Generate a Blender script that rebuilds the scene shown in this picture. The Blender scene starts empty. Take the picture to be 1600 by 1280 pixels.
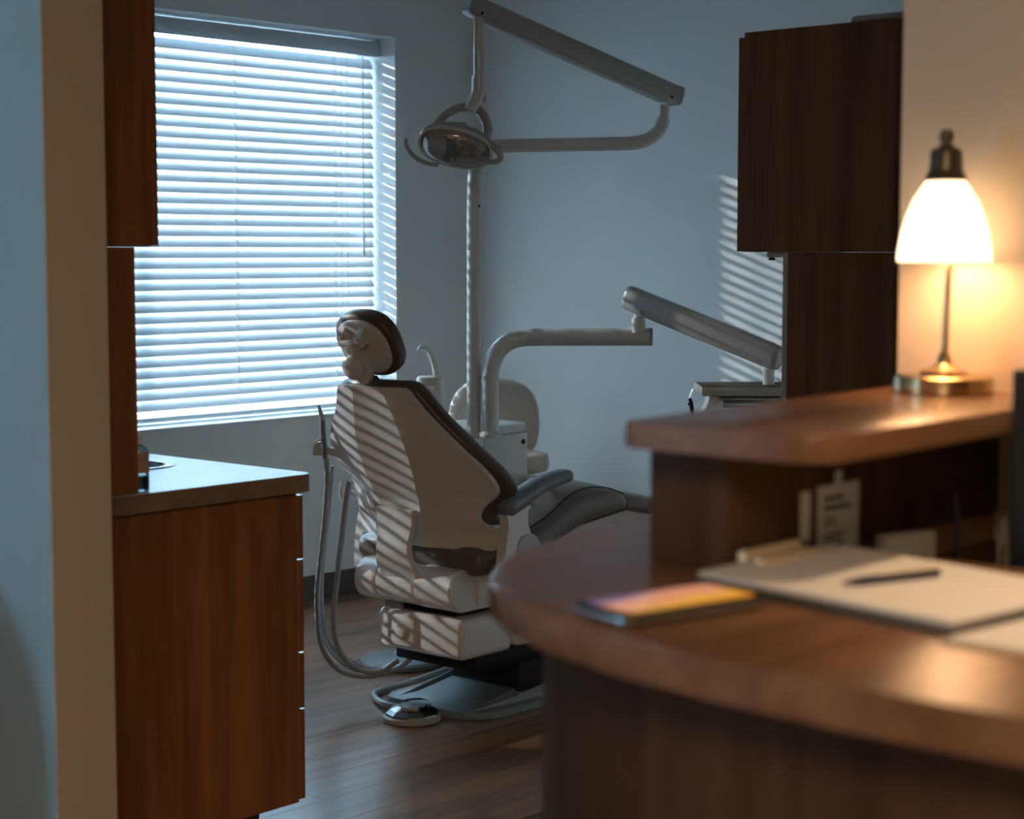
import bpy, bmesh, math, random
from mathutils import Vector, Matrix
random.seed(7)
S = bpy.context.scene
COL = S.collection

# ------------------------------------------------------------------ camera
FPX, HOR, CAMH, YAW = 2850.0, 396.0, 1.443, math.radians(41.7)
TILT = math.atan((640 - HOR) / FPX)
cam = bpy.data.cameras.new('camera')
cam.sensor_width = 36.0
cam.lens = FPX / 1600 * 36
cam.clip_start = 0.05
cam.dof.use_dof = True
cam.dof.focus_distance = 5.55
cam.dof.aperture_fstop = 3.6
cam.dof.aperture_blades = 0
cam_o = bpy.data.objects.new('camera', cam)
COL.objects.link(cam_o)
cam_o.location = (0, 0, CAMH)
cam_o.rotation_euler = (math.pi / 2 - TILT, 0, YAW - math.pi / 2)
S.camera = cam_o

# ------------------------------------------------------------------ world, sun, daylight
W = bpy.data.worlds.new('sky'); S.world = W
W.use_nodes = True
wb = W.node_tree.nodes['Background']
wb.inputs[0].default_value = (0.45, 0.74, 1.0, 1)
wb.inputs[1].default_value = 19.0

sun = bpy.data.lights.new('sun', 'SUN')
sun.energy = 9.0
sun.angle = math.radians(0.85)
sun.color = (1.0, 0.95, 0.88)
sun_o = bpy.data.objects.new('sun', sun); COL.objects.link(sun_o)
SUN_EL = math.radians(18.5)
sd = Vector((0.345, -0.9386, 0)).normalized() * math.cos(SUN_EL) + Vector((0, 0, -math.sin(SUN_EL)))
sun_o.rotation_euler = sd.to_track_quat('-Z', 'Y').to_euler()
sun_o.location = (2, 9, 6)

# warm ceiling panel over the reception, behind the camera
rl = bpy.data.lights.new('reception_ceiling_light', 'AREA')
rl.shape = 'RECTANGLE'; rl.size = 1.2; rl.size_y = 0.6
rl.energy = 46.0; rl.color = (1.0, 0.76, 0.52)
rl_o = bpy.data.objects.new('reception_ceiling_light', rl); COL.objects.link(rl_o)
rl_o.location = (-0.6, -0.4, 2.68)

# warm recessed downlight above the reception counter
dn = bpy.data.lights.new('counter_downlight', 'SPOT')
dn.energy = 58.0; dn.color = (1.0, 0.68, 0.40); dn.spot_size = math.radians(44); dn.spot_blend = 1.0; dn.shadow_soft_size = 0.06
dn_o = bpy.data.objects.new('counter_downlight', dn); COL.objects.link(dn_o)
dn_o.location = (1.90, 0.72, 2.68)

S.view_settings.view_transform = 'Standard'
S.view_settings.look = 'None'
S.view_settings.exposure = 0.6
S.view_settings.gamma = 1.0
S.view_settings.use_curve_mapping = False

# ------------------------------------------------------------------ survey helper: pixel + distance -> point
_F = Vector((math.cos(YAW) * math.cos(TILT), math.sin(YAW) * math.cos(TILT), -math.sin(TILT)))
_R = Vector((math.sin(YAW), -math.cos(YAW), 0))
_U = _R.cross(_F)
_H = Vector((math.cos(YAW), math.sin(YAW), 0))
CAM = Vector((0, 0, CAMH))
def P(x, y, t):
    d = _F * FPX + _R * (x - 800) - _U * (y - 640)
    return CAM + d * (t / d.dot(_H))

# ------------------------------------------------------------------ materials
MATS = {}
def new_mat(name):
    m = bpy.data.materials.new(name); m.use_nodes = True
    nt = m.node_tree; b = nt.nodes['Principled BSDF']
    MATS[name] = m
    return m, nt, b
def N(nt, t, **kw):
    n = nt.nodes.new(t)
    for k, v in kw.items(): setattr(n, k, v)
    return n
def plain(name, col, rough=0.5, metal=0.0, var=0.06, scale=30, bump=0.0, coat=0.0, spec=0.5):
    m, nt, b = new_mat(name)
    tc = N(nt, 'ShaderNodeTexCoord'); no = N(nt, 'ShaderNodeTexNoise')
    no.inputs['Scale'].default_value = scale; no.inputs['Detail'].default_value = 4
    nt.links.new(tc.outputs['Object'], no.inputs['Vector'])
    r = N(nt, 'ShaderNodeValToRGB')
    r.color_ramp.elements[0].position = 0.3; r.color_ramp.elements[1].position = 0.7
    r.color_ramp.elements[0].color = tuple(c * (1 - var) for c in col) + (1,)
    r.color_ramp.elements[1].color = tuple(min(1, c * (1 + var)) for c in col) + (1,)
    nt.links.new(no.outputs['Fac'], r.inputs['Fac']); nt.links.new(r.outputs['Color'], b.inputs['Base Color'])
    b.inputs['Roughness'].default_value = rough; b.inputs['Metallic'].default_value = metal
    b.inputs['Coat Weight'].default_value = coat; b.inputs['Coat Roughness'].default_value = 0.15
    b.inputs['Specular IOR Level'].default_value = spec
    if bump:
        bp = N(nt, 'ShaderNodeBump'); bp.inputs['Strength'].default_value = bump; bp.inputs['Distance'].default_value = 0.002
        nt.links.new(no.outputs['Fac'], bp.inputs['Height']); nt.links.new(bp.outputs['Normal'], b.inputs['Normal'])
    return m
def wood(name, c1, c2, rough, grain=(30, 30, 1.2), bump=0.05, perobj=False, spec=0.5, coat=0.0):
    m, nt, b = new_mat(name)
    tc = N(nt, 'ShaderNodeTexCoord'); mp = N(nt, 'ShaderNodeMapping')
    mp.inputs['Scale'].default_value = grain
    nt.links.new(tc.outputs['Object'], mp.inputs['Vector'])
    if perobj:
        oi = N(nt, 'ShaderNodeObjectInfo'); ml = N(nt, 'ShaderNodeVectorMath', operation='SCALE')
        cx = N(nt, 'ShaderNodeCombineXYZ')
        for i in range(3): nt.links.new(oi.outputs['Random'], cx.inputs[i])
        nt.links.new(cx.outputs[0], ml.inputs[0]); ml.inputs['Scale'].default_value = 40
        nt.links.new(ml.outputs[0], mp.inputs['Location'])
    n1 = N(nt, 'ShaderNodeTexNoise'); n1.inputs['Scale'].default_value = 1.0; n1.inputs['Detail'].default_value = 6
    n1.inputs['Distortion'].default_value = 0.6
    nt.links.new(mp.outputs[0], n1.inputs['Vector'])
    n2 = N(nt, 'ShaderNodeTexNoise'); n2.inputs['Scale'].default_value = 6.0; n2.inputs['Detail'].default_value = 4
    nt.links.new(mp.outputs[0], n2.inputs['Vector'])
    ad = N(nt, 'ShaderNodeMath', operation='MULTIPLY_ADD'); ad.inputs[1].default_value = 0.35
    nt.links.new(n2.outputs['Fac'], ad.inputs[0]); nt.links.new(n1.outputs['Fac'], ad.inputs[2])
    r = N(nt, 'ShaderNodeValToRGB')
    r.color_ramp.elements[0].position = 0.48; r.color_ramp.elements[1].position = 0.88
    r.color_ramp.elements[0].color = c1 + (1,); r.color_ramp.elements[1].color = c2 + (1,)
    nt.links.new(ad.outputs[0], r.inputs['Fac'])
    last = r.outputs['Color']
    if perobj:
        mr = N(nt, 'ShaderNodeMapRange'); mr.inputs['To Min'].default_value = 0.75; mr.inputs['To Max'].default_value = 1.25
        nt.links.new(oi.outputs['Random'], mr.inputs['Value'])
        vm = N(nt, 'ShaderNodeVectorMath', operation='SCALE')
        nt.links.new(last, vm.inputs[0]); nt.links.new(mr.outputs[0], vm.inputs['Scale']); last = vm.outputs[0]
    nt.links.new(last, b.inputs['Base Color'])
    b.inputs['Roughness'].default_value = rough; b.inputs['Specular IOR Level'].default_value = spec
    b.inputs['Coat Weight'].default_value = coat; b.inputs['Coat Roughness'].default_value = 0.2
    bp = N(nt, 'ShaderNodeBump'); bp.inputs['Strength'].default_value = bump; bp.inputs['Distance'].default_value = 0.002
    nt.links.new(ad.outputs[0], bp.inputs['Height']); nt.links.new(bp.outputs['Normal'], b.inputs['Normal'])
    return m
def emit(name, col, strength):
    m, nt, b = new_mat(name)
    b.inputs['Base Color'].default_value = tuple(col) + (1,)
    b.inputs['Emission Color'].default_value = tuple(col) + (1,)
    b.inputs['Emission Strength'].default_value = strength
    return m
def clear(name, tint=(1, 1, 1), gloss=0.12, rough=0.02):
    m, nt, b = new_mat(name)
    nt.nodes.remove(b)
    out = nt.nodes['Material Output']
    tr = N(nt, 'ShaderNodeBsdfTransparent'); tr.inputs[0].default_value = tuple(tint) + (1,)
    gl = N(nt, 'ShaderNodeBsdfGlossy'); gl.inputs['Roughness'].default_value = rough
    fr = N(nt, 'ShaderNodeFresnel'); fr.inputs[0].default_value = 1.45
    ad = N(nt, 'ShaderNodeMath', operation='MULTIPLY_ADD'); ad.inputs[1].default_value = 1.0; ad.inputs[2].default_value = gloss * 0.3
    nt.links.new(fr.outputs[0], ad.inputs[0])
    mx = N(nt, 'ShaderNodeMixShader')
    nt.links.new(ad.outputs[0], mx.inputs[0]); nt.links.new(tr.outputs[0], mx.inputs[1]); nt.links.new(gl.outputs[0], mx.inputs[2])
    nt.links.new(mx.outputs[0], out.inputs['Surface'])
    return m

M_WALL = plain('grey_wall_paint', (0.79, 0.83, 0.83), 0.75, var=0.02, scale=180, bump=0.25)
M_BEIGE = plain('beige_wall_paint', (0.62, 0.50, 0.37), 0.75, var=0.02, scale=180, bump=0.25)
M_LEFTW = plain('cool_cast_wall_paint', (0.40, 0.55, 0.62), 0.75, var=0.02, scale=180, bump=0.25)  # grey wall paint with the cool daylight cast put into its colour
M_REVEAL = plain('white_reveal_paint', (0.74, 0.77, 0.78), 0.6, var=0.02, scale=120, bump=0.1)
M_CEIL = plain('ceiling_paint', (0.55, 0.56, 0.56), 0.85, var=0.03, scale=60, bump=0.3)
M_BASEB = plain('vinyl_baseboard', (0.11, 0.10, 0.085), 0.5, var=0.05)
M_SUB = wood('floor_wood_far', (0.06, 0.032, 0.02), (0.15, 0.085, 0.05), 0.4, grain=(1.0, 14, 14))
M_PLANK = wood('floor_plank_wood', (0.12, 0.046, 0.022), (0.33, 0.150, 0.074), 0.30, grain=(1.1, 16, 16), bump=0.08, perobj=True, coat=0.6)
M_CHERRY = wood('cherry_laminate', (0.23, 0.082, 0.026), (0.43, 0.170, 0.058), 0.45, grain=(16, 16, 1.0), spec=0.3)
M_WALNUT = wood('walnut_laminate', (0.095, 0.045, 0.026), (0.20, 0.100, 0.060), 0.5, grain=(16, 16, 1.0), spec=0.3)
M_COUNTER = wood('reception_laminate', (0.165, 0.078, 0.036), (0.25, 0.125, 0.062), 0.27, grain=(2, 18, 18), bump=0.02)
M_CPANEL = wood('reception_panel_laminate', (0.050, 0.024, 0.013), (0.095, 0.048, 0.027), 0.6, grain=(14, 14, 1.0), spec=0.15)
M_EDGE = plain('tan_countertop_edge', (0.30, 0.19, 0.105), 0.55, var=0.22, scale=14)
M_TOP = plain('pale_countertop', (0.70, 0.68, 0.72), 0.20, var=0.05, scale=120, coat=0.2)
M_DARKGAP = plain('dark_recess', (0.012, 0.011, 0.010), 0.8)
M_SLAT = plain('white_slat_vinyl', (0.70, 0.73, 0.75), 0.45, var=0.01, scale=20)
_n = M_SLAT.node_tree; _o = _n.nodes['Material Output']; _p = _n.nodes['Principled BSDF']
_t = N(_n, 'ShaderNodeBsdfTranslucent'); _t.inputs[0].default_value = (.72, .80, .86, 1)
_x = N(_n, 'ShaderNodeMixShader'); _x.inputs[0].default_value = 0.16
_n.links.new(_p.outputs[0], _x.inputs[1]); _n.links.new(_t.outputs[0], _x.inputs[2]); _n.links.new(_x.outputs[0], _o.inputs['Surface'])
M_CORD = plain('white_cord', (0.82, 0.84, 0.85), 0.7)
M_WHITEP = plain('white_enamel', (0.60, 0.62, 0.60), 0.28, var=0.02, scale=40, coat=0.3)
M_BONE = plain('bone_plastic_shell', (0.66, 0.63, 0.61), 0.24, var=0.02, scale=40, coat=0.4)
M_GREYP = plain('pale_grey_plastic', (0.36, 0.37, 0.36), 0.35, var=0.03)
M_TAUPE = plain('taupe_vinyl_rim', (0.095, 0.062, 0.042), 0.38, var=0.08, scale=60, bump=0.1)
M_SEAT = plain('dark_taupe_leather', (0.135, 0.115, 0.098), 0.36, var=0.10, scale=90, bump=0.15)
M_STOOL = plain('beige_stool_vinyl', (0.52, 0.43, 0.36), 0.42, var=0.05, scale=60, bump=0.1)
M_ARMPAD = plain('slate_arm_pad', (0.16, 0.19, 0.23), 0.35, var=0.05)
M_BASEPL = plain('grey_green_metal_base', (0.17, 0.21, 0.215), 0.38, var=0.06, scale=50)
M_STEEL = plain('polished_steel', (0.60, 0.62, 0.63), 0.16, 1.0, var=0.03)
M_DSTEEL = plain('dark_brushed_steel', (0.22, 0.23, 0.24), 0.3, 1.0, var=0.05)
M_BLACK = plain('black_plastic', (0.012, 0.012, 0.014), 0.5, spec=0.2)
M_HOSE = plain('grey_hose_rubber', (0.33, 0.36, 0.38), 0.35, var=0.03)
M_BRASS = plain('brushed_brass', (0.55, 0.40, 0.22), 0.22, 1.0, var=0.05)
M_BRONZE = plain('bronze_lamp_cap', (0.13, 0.10, 0.07), 0.38, 0.8, var=0.08)
M_GOLD = plain('gold_clip_metal', (0.85, 0.68, 0.44), 0.4, 0.35, var=0.04)
M_PAPER = plain('white_paper', (0.72, 0.66, 0.60), 0.8, var=0.02, scale=80)
M_NOTICE = plain('notice_paper', (0.62, 0.68, 0.74), 0.8, var=0.02, scale=80)
M_INK = plain('grey_ink', (0.07, 0.08, 0.10), 0.8)
M_BOARD = plain('dark_clipboard_board', (0.05, 0.045, 0.045), 0.5, var=0.1)
M_FOLDER = plain('manila_folder', (0.55, 0.42, 0.26), 0.7, var=0.04)
M_NAVY = plain('navy_pen_plastic', (0.015, 0.018, 0.05), 0.3)
M_SCREEN = plain('dark_screen', (0.008, 0.010, 0.018), 0.35, spec=0.25)
M_GLASS = clear('window_glass', (0.96, 0.98, 0.98))
M_LENS = clear('clear_lamp_lens', (0.93, 0.96, 0.97), gloss=0.35, rough=0.06)
nt_l = M_LENS.node_tree
_df = N(nt_l, 'ShaderNodeBsdfDiffuse'); _df.inputs[0].default_value = (.8, .84, .86, 1)
_mx = N(nt_l, 'ShaderNodeMixShader'); _mx.inputs[0].default_value = 0.17
_src = nt_l.nodes['Material Output'].inputs['Surface'].links[0].from_socket
nt_l.links.new(_src, _mx.inputs[1]); nt_l.links.new(_df.outputs[0], _mx.inputs[2]); nt_l.links.new(_mx.outputs[0], nt_l.nodes['Material Output'].inputs['Surface'])
M_BOTTLE = clear('clear_bottle', (0.75, 0.88, 0.92), gloss=0.3, rough=0.05)
M_LABEL = plain('amber_bottle_label', (0.55, 0.36, 0.24), 0.6, var=0.3, scale=40)
M_SHADE = emit('lit_glass_shade', (1.0, 0.72, 0.43), 2.1)
M_TEAL = plain('teal_liquid', (0.05, 0.16, 0.19), 0.3)
M_AMBER = plain('gold_reflector', (0.62, 0.45, 0.26), 0.2, 1.0)
M_GROUND = plain('outdoor_concrete', (0.42, 0.42, 0.41), 0.9, var=0.1, scale=3)
M_CARD = plain('grey_card_box', (0.30, 0.27, 0.23), 0.8)
M_DOOR = plain('shade_chair_fabric', (0.02, 0.03, 0.035), 0.8)

# ------------------------------------------------------------------ mesh helpers
def V(*a): return Vector(a)
def box(bm, lo, hi, bev=0.0, seg=2, mat=None):
    lo, hi = Vector(lo), Vector(hi)
    r = bmesh.ops.create_cube(bm, size=1.0)
    vs = r['verts']
    for v in vs:
        v.co = Vector([(lo[i] + hi[i]) / 2 + v.co[i] * (hi[i] - lo[i]) for i in range(3)])
    if bev:
        es = list({e for v in vs for e in v.link_edges})
        r2 = bmesh.ops.bevel(bm, geom=es, offset=bev, segments=seg, profile=0.5, affect='EDGES')
        vs = list({v for f in r2['faces'] for v in f.verts} | {v for v in vs if v.is_valid})
    if mat is not None:
        bmesh.ops.transform(bm, matrix=mat, verts=vs)
    return vs
def obox(bm, c, size, rz=0.0, rx=0.0, ry=0.0, bev=0.0, seg=2):
    h = Vector(size) / 2
    return box(bm, -h, h, bev, seg, Matrix.Translation(Vector(c)) @ Matrix.Rotation(rz, 4, 'Z') @ Matrix.Rotation(ry, 4, 'Y') @ Matrix.Rotation(rx, 4, 'X'))
def loft(bm, rings, cap=True, closed=True):
    L = [[bm.verts.new(p) for p in r] for r in rings]
    n = len(L[0])
    for a, b in zip(L, L[1:]):
        for i in range(n if closed else n - 1):
            j = (i + 1) % n
            bm.faces.new((a[i], a[j], b[j], b[i]))
    if cap:
        bm.faces.new(L[0][::-1]); bm.faces.new(L[-1])
    return L
def catmull(pts, n=6):
    pts = [Vector(p) for p in pts]
    q = [pts[0] * 2 - pts[1]] + pts + [pts[-1] * 2 - pts[-2]]
    out = []
    for i in range(1, len(q) - 2):
        for k in range(n):
            t = k / n
            a, b, c, d = q[i - 1], q[i], q[i + 1], q[i + 2]
            out.append(0.5 * ((2 * b) + (c - a) * t + (2 * a - 5 * b + 4 * c - d) * t * t + (3 * b - a - 3 * c + d) * t ** 3))
    out.append(pts[-1])
    return out
def tube(bm, pts, r, seg=12, smooth=0, cap=True):
    pts = catmull(pts, smooth) if smooth else [Vector(p) for p in pts]
    n = len(pts)
    rs = r if isinstance(r, (list, tuple)) else None
    rings = []
    up = None
    for i, p in enumerate(pts):
        d = (pts[min(i + 1, n - 1)] - pts[max(i - 1, 0)]).normalized()
        if up is None:
            up = V(0, 0, 1) if abs(d.z) < 0.9 else V(1, 0, 0)
        s = d.cross(up).normalized(); up = s.cross(d).normalized()
        if rs:
            u = i / (n - 1) * (len(rs) - 1); k = min(int(u), len(rs) - 2); rad = rs[k] + (rs[k + 1] - rs[k]) * (u - k)
        else: rad = r
        rings.append([p + (s * math.cos(a) + up * math.sin(a)) * rad for a in [2 * math.pi * j / seg for j in range(seg)]])
    loft(bm, rings, cap)
def cyl(bm, a, b, r, r2=None, seg=20):
    tube(bm, [a, b], [r, r if r2 is None else r2], seg)
def lathe(bm, c, prof, seg=32, mat=None):
    c = Vector(c)
    rings = []
    for r, z in prof:
        ring = [V(max(r, 1e-4) * math.cos(a), max(r, 1e-4) * math.sin(a), z) for a in [2 * math.pi * j / seg for j in range(seg)]]
        if mat is not None: ring = [mat @ p for p in ring]
        rings.append([p + c for p in ring])
    loft(bm, rings, True)
def prism(bm, poly, z0, z1, bev=0.0, seg=2):
    b = [bm.verts.new((x, y, z0)) for x, y in poly]; t = [bm.verts.new((x, y, z1)) for x, y in poly]
    n = len(poly)
    fb = bm.faces.new(b[::-1]); ft = bm.faces.new(t)
    for i in range(n):
        bm.faces.new((b[i], b[(i + 1) % n], t[(i + 1) % n], t[i]))
    if bev:
        es = list({e for f in (fb, ft) for e in f.edges})
        bmesh.ops.bevel(bm, geom=es, offset=bev, segments=seg, profile=0.5, affect='EDGES')
def round_poly(pts, rad, n=6):
    """round each corner of a 2-D polygon; rad a number or a list"""
    out = []
    m = len(pts)
    for i in range(m):
        r = rad[i] if isinstance(rad, (list, tuple)) else rad
        p = Vector(pts[i]); a = Vector(pts[i - 1]) - p; b = Vector(pts[(i + 1) % m]) - p
        if r <= 0: out.append(tuple(p)); continue
        l = min(r, a.length * 0.49, b.length * 0.49)
        p0 = p + a.normalized() * l; p1 = p + b.normalized() * l
        for k in range(n + 1):
            t = k / n
            q = p0 * (1 - t) ** 2 + p * 2 * t * (1 - t) + p1 * t * t
            out.append((q.x, q.y))
    return out
def superell(c, u, v, a, b, n=2.6, seg=32):
    out = []
    for j in range(seg):
        t = 2 * math.pi * j / seg
        x = math.copysign(abs(math.cos(t)) ** (2 / n), math.cos(t)) * a
        y = math.copysign(abs(math.sin(t)) ** (2 / n), math.sin(t)) * b
        out.append(c + u * x + v * y)
    return out
def pad(bm, c, u, v, nrm, a, b, T, n=2.6, seg=32, edge=0.4):
    """soft oval pad: thickness T along nrm, centred on c"""
    rings = []
    for k in range(9):
        t = -1 + 2 * k / 8
        s = (1 - abs(t) ** 3.2) ** (1 / 2.2) if abs(t) < 1 else 0
        e = 1 - edge * T * (1 - s) / min(a, b)
        e2 = e if abs(t) < 1 else e - 0.06
        rings.append(superell(c + nrm * (T / 2 * t), u, v, a * e2, b * e2, n, seg))
    loft(bm, rings, True)

ORG = {}
def obj(name, bm, mat, parent=None, smooth=True, angle=38, org=None):
    bmesh.ops.recalc_face_normals(bm, faces=bm.faces)
    xs = [v.co.x for v in bm.verts]; ys = [v.co.y for v in bm.verts]; zs = [v.co.z for v in bm.verts]
    o_ = Vector(org) if org is not None else V((min(xs) + max(xs)) / 2, (min(ys) + max(ys)) / 2, min(zs))
    bmesh.ops.translate(bm, verts=bm.verts, vec=-o_)
    me = bpy.data.meshes.new(name); bm.to_mesh(me); bm.free()
    if smooth:
        for p in me.polygons: p.use_smooth = True
        me.set_sharp_from_angle(angle=math.radians(angle))
    if isinstance(mat, (list, tuple)):
        for m in mat: me.materials.append(m)
    else: me.materials.append(mat)
    o = bpy.data.objects.new(name, me); COL.objects.link(o)
    ORG[o] = o_
    if parent is not None:
        o.parent = parent; o.location = o_ - ORG[parent]
    else: o.location = o_
    return o
def tag(o, label=None, cat=None, group=None, kind=None):
    if label: o['label'] = label
    if cat: o['category'] = cat
    if group: o['group'] = group
    if kind: o['kind'] = kind
    return o
def thing(name, loc, label, cat, group=None):
    o = bpy.data.objects.new(name, None); COL.objects.link(o)
    o.empty_display_size = 0.1
    o.location = loc; ORG[o] = Vector(loc)
    return tag(o, label, cat, group)
def struct(name, bm, mat, parent=None, smooth=False):
    o = obj(name, bm, mat, parent, smooth)
    if parent is None: o['kind'] = 'structure'
    return o
def B(): return bmesh.new()
def bobj(name, lo, hi, mat, parent=None, bev=0.0, seg=2):
    bm = B(); box(bm, lo, hi, bev, seg); return obj(name, bm, mat, parent, smooth=bev > 0)
def copy_at(src, parent, delta):
    c = src.copy(); COL.objects.link(c); c.parent = parent
    c.location = src.location + Vector(delta); ORG[c] = ORG[src] + Vector(delta)
    return c

# ================================================================== THE ROOM
YW, XB, CZ = 5.651, 6.09, 2.70
WX0, WX1, WZ0, WZ1 = 2.98, 5.592, 0.763, 2.373

def sbox(name, lo, hi, mat):
    bm = B(); box(bm, lo, hi); return struct(name, bm, mat)
# floor: subfloor + single planks where they can be told apart
bm = B(); box(bm, (-2.6, -2.6, -0.12), (6.3, 5.92, -0.004)); floor = struct('floor', bm, M_SUB)
PW, PL = 0.165, 1.22
pm = {}
row = 0
y = 3.02
while y < YW - 0.001:
    y1 = min(y + PW, YW)
    x = 2.17 - (row * 0.47) % PL
    while x < XB:
        xa, xb = max(x, 2.17), min(x + PL, XB)
        if xb - xa > 0.02:
            key = (round(xb - xa, 3), round(y1 - y, 3))
            if key not in pm:
                bm = B(); box(bm, (xa + .0004, y + .0004, -0.004), (xb - .0004, y1 - .0004, 0.0), 0.0006, 1)
                pm[key] = obj('plank', bm, M_PLANK, floor, smooth=False)
            else:
                s = pm[key]
                c = s.copy(); COL.objects.link(c); c.parent = floor
                c.location = Vector(((xa + xb) / 2, (y + y1) / 2, -0.004)) - ORG[floor]
        x += PL
    y = y1; row += 1
sbox('ceiling', (-2.6, -2.6, CZ), (6.3, 5.92, CZ + 0.1), M_CEIL)
# window wall with its opening
bm = B(); t = 0.27
for lo, hi in [((-2.6, YW, 0), (WX0, YW + t, CZ)), ((WX1, YW, 0), (XB + .2, YW + t, CZ)),
               ((WX0, YW, 0), (WX1, YW + t, WZ0)), ((WX0, YW, WZ1), (WX1, YW + t, CZ))]:
    box(bm, lo, hi)
struct('wall_window', bm, M_WALL)
sbox('wall_right', (XB, 2.2, 0), (XB + .2, YW, CZ), M_WALL)
sbox('wall_south', (4.32, 2.08, 0), (XB, 2.20, CZ), M_WALL)
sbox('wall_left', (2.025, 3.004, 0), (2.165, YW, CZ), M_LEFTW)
sbox('wall_left_end', (2.026, 3.0, 0), (2.165, 3.004, CZ), M_BEIGE)  # end face of the left wall, warm lamp cast put into its beige
sbox('wall_reception', (2.425, -2.5, 0), (2.545, 1.386, CZ), M_BEIGE)
sbox('wall_corridor', (6.09, -2.5, 0), (6.29, 2.08, CZ), M_WALL)
# rear of the reception, with the waiting-room window opening in the west wall
bm = B()
for lo, hi in [((-2.6, -2.5, 0), (-2.45, 4.5, CZ)), ((-2.6, 5.1, 0), (-2.45, YW, CZ)),
               ((-2.6, 4.5, 0), (-2.45, 5.1, 1.2)), ((-2.6, 4.5, 2.0), (-2.45, 5.1, CZ))]:
    box(bm, lo, hi)
struct('wall_west', bm, M_WALL)
sbox('wall_rear', (-2.6, -2.6, 0), (6.3, -2.5, CZ), M_BEIGE)
# white paint lining of the reveal
bm = B()
box(bm, (WX1 - .006, YW - .001, WZ0), (WX1, YW + .21, WZ1))
box(bm, (WX0, YW - .001, WZ0), (WX0 + .006, YW + .21, WZ1))
box(bm, (WX0, YW - .001, WZ1 - .006), (WX1, YW + .21, WZ1))
struct('trim_1', bm, M_REVEAL)
# baseboards
def baseb(name, lo, hi):
    bm = B(); box(bm, lo, hi, 0.003, 1); return struct(name, bm, M_BASEB)
baseb('baseboard_window', (3.0, YW - .009, 0), (XB - .009, YW, .10))
baseb('baseboard_right', (XB - .009, 2.2, 0), (XB, YW, .10))
# window
win = bpy.data.objects.new('window_1', None); COL.objects.link(win); win.location = (4.3, YW + .2, WZ0); ORG[win] = V(4.3, YW + .2, WZ0)
win['kind'] = 'structure'
YG = YW + .215
bm = B()
for lo, hi in [((WX0, YG - .02, WZ0), (WX0 + .05, YG + .03, WZ1)), ((WX1 - .05, YG - .02, WZ0), (WX1, YG + .03, WZ1)),
               ((WX0, YG - .02, WZ0), (WX1, YG + .03, WZ0 + .05)), ((WX0, YG - .02, WZ1 - .05), (WX1, YG + .03, WZ1)), ((4.30, YG - .015, WZ0), (4.34, YG + .025, WZ1))]:
    box(bm, lo, hi)
obj('window_frame', bm, M_SLAT, win, smooth=False)
bobj('pane', (WX0 + .05, YG, WZ0 + .05), (4.30, YG + .005, WZ1 - .05), M_GLASS, win)
bobj('pane', (4.34, YG, WZ0 + .05), (WX1 - .05, YG + .005, WZ1 - .05), M_GLASS, win)
bobj('window_sill', (WX0, YW - .004, WZ0 - .004), (WX1, YG - .02, WZ0 + .010), M_REVEAL, win, 0.003)
# ground outdoors
bm = B(); box(bm, (-8, 6.0, -0.5), (16, 30, -0.4)); struct('ground_outside', bm, M_GROUND)

# ================================================================== WINDOW BLIND
YS = YW + .135
BX0, BX1 = 3.005, 5.574
bl = thing('window_blind', (4.3, YS, WZ0 + .015), 'white horizontal slat blind closed over the big window', 'blind')
bm = B(); box(bm, (BX0 - .012, YS - .042, WZ1 - .085), (WX1 - .006, YS - .030, WZ1 - .019), 0.003)
obj('valance', bm, M_SLAT, bl)
bm = B(); box(bm, (BX0, YS - .028, WZ1 - .07), (BX1, YS + .028, WZ1 - .02), 0.003)
obj('headrail', bm, M_SLAT, bl)
SP, SW, PHI = 0.0427, 0.0500, math.radians(61.0)
z = WZ1 - .115
prof = []
for k in range(7):
    u = -1 + 2 * k / 6
    prof.append((u * SW / 2, 0.0035 * (1 - u * u)))
ring = [(a, b + .0012) for a, b in prof] + [(a, b - .0012) for a, b in prof[::-1]]
# outer edge up, room edge down
def slat_ring(x, zc):
    return [V(x, YS + a * math.cos(PHI) - b * math.sin(PHI), zc + a * math.sin(PHI) + b * math.cos(PHI)) for a, b in ring]
bm = B(); loft(bm, [slat_ring(BX0, z), slat_ring(BX1, z)]); slat0 = obj('slat', bm, M_SLAT, bl)
nsl = 0
while z - SP > WZ0 + .062:
    z -= SP; nsl += 1
    copy_at(slat0, bl, (0, 0, -SP * nsl))
ZB = WZ0 + .022
bobj('bottom_rail', (BX0, YS - .026, ZB), (BX1, YS + .026, ZB + .018), M_SLAT, bl, 0.004)
for x in (3.20, 3.72, 4.27, 4.80, 5.345):
    for dy in (-.021, .021):
        bm = B(); cyl(bm, (x, YS + dy, ZB + .01), (x, YS + dy, WZ1 - .07), .0011, seg=6)
        obj('ladder_cord', bm, M_CORD, bl)
    bm = B()
    for k in range(nsl + 1):   # rungs across every slat
        zc = WZ1 - .115 - k * SP
        a = V(x, YS - .5 * SW * math.cos(PHI) - .003, zc - .5 * SW * math.sin(PHI)); c = V(x + .006, YS + .2 * SW * math.cos(PHI), zc + .2 * SW * math.sin(PHI) + .004)
        tube(bm, [a + V(0, -.001, .001), V(x + .003, YS - .010, zc - .006), c + V(0, -.006, .004)], 0.003, 5)
    o = obj('ladder_rungs', bm, M_CORD, bl); o['kind'] = 'stuff'
for dx, zl in ((5.365, 1.0), (5.40, 1.0)):
    bm = B(); cyl(bm, (dx, YS - .032, 1.02), (dx, YS - .032, WZ1 - .08), .0014, seg=6); obj('lift_cord', bm, M_CORD, bl)
bm = B(); cyl(bm, (5.49, YS - .036, 1.53), (5.49, YS - .036, WZ1 - .08), .003, seg=6)
wand = obj('tilt_wand', bm, M_CORD, bl)
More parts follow.
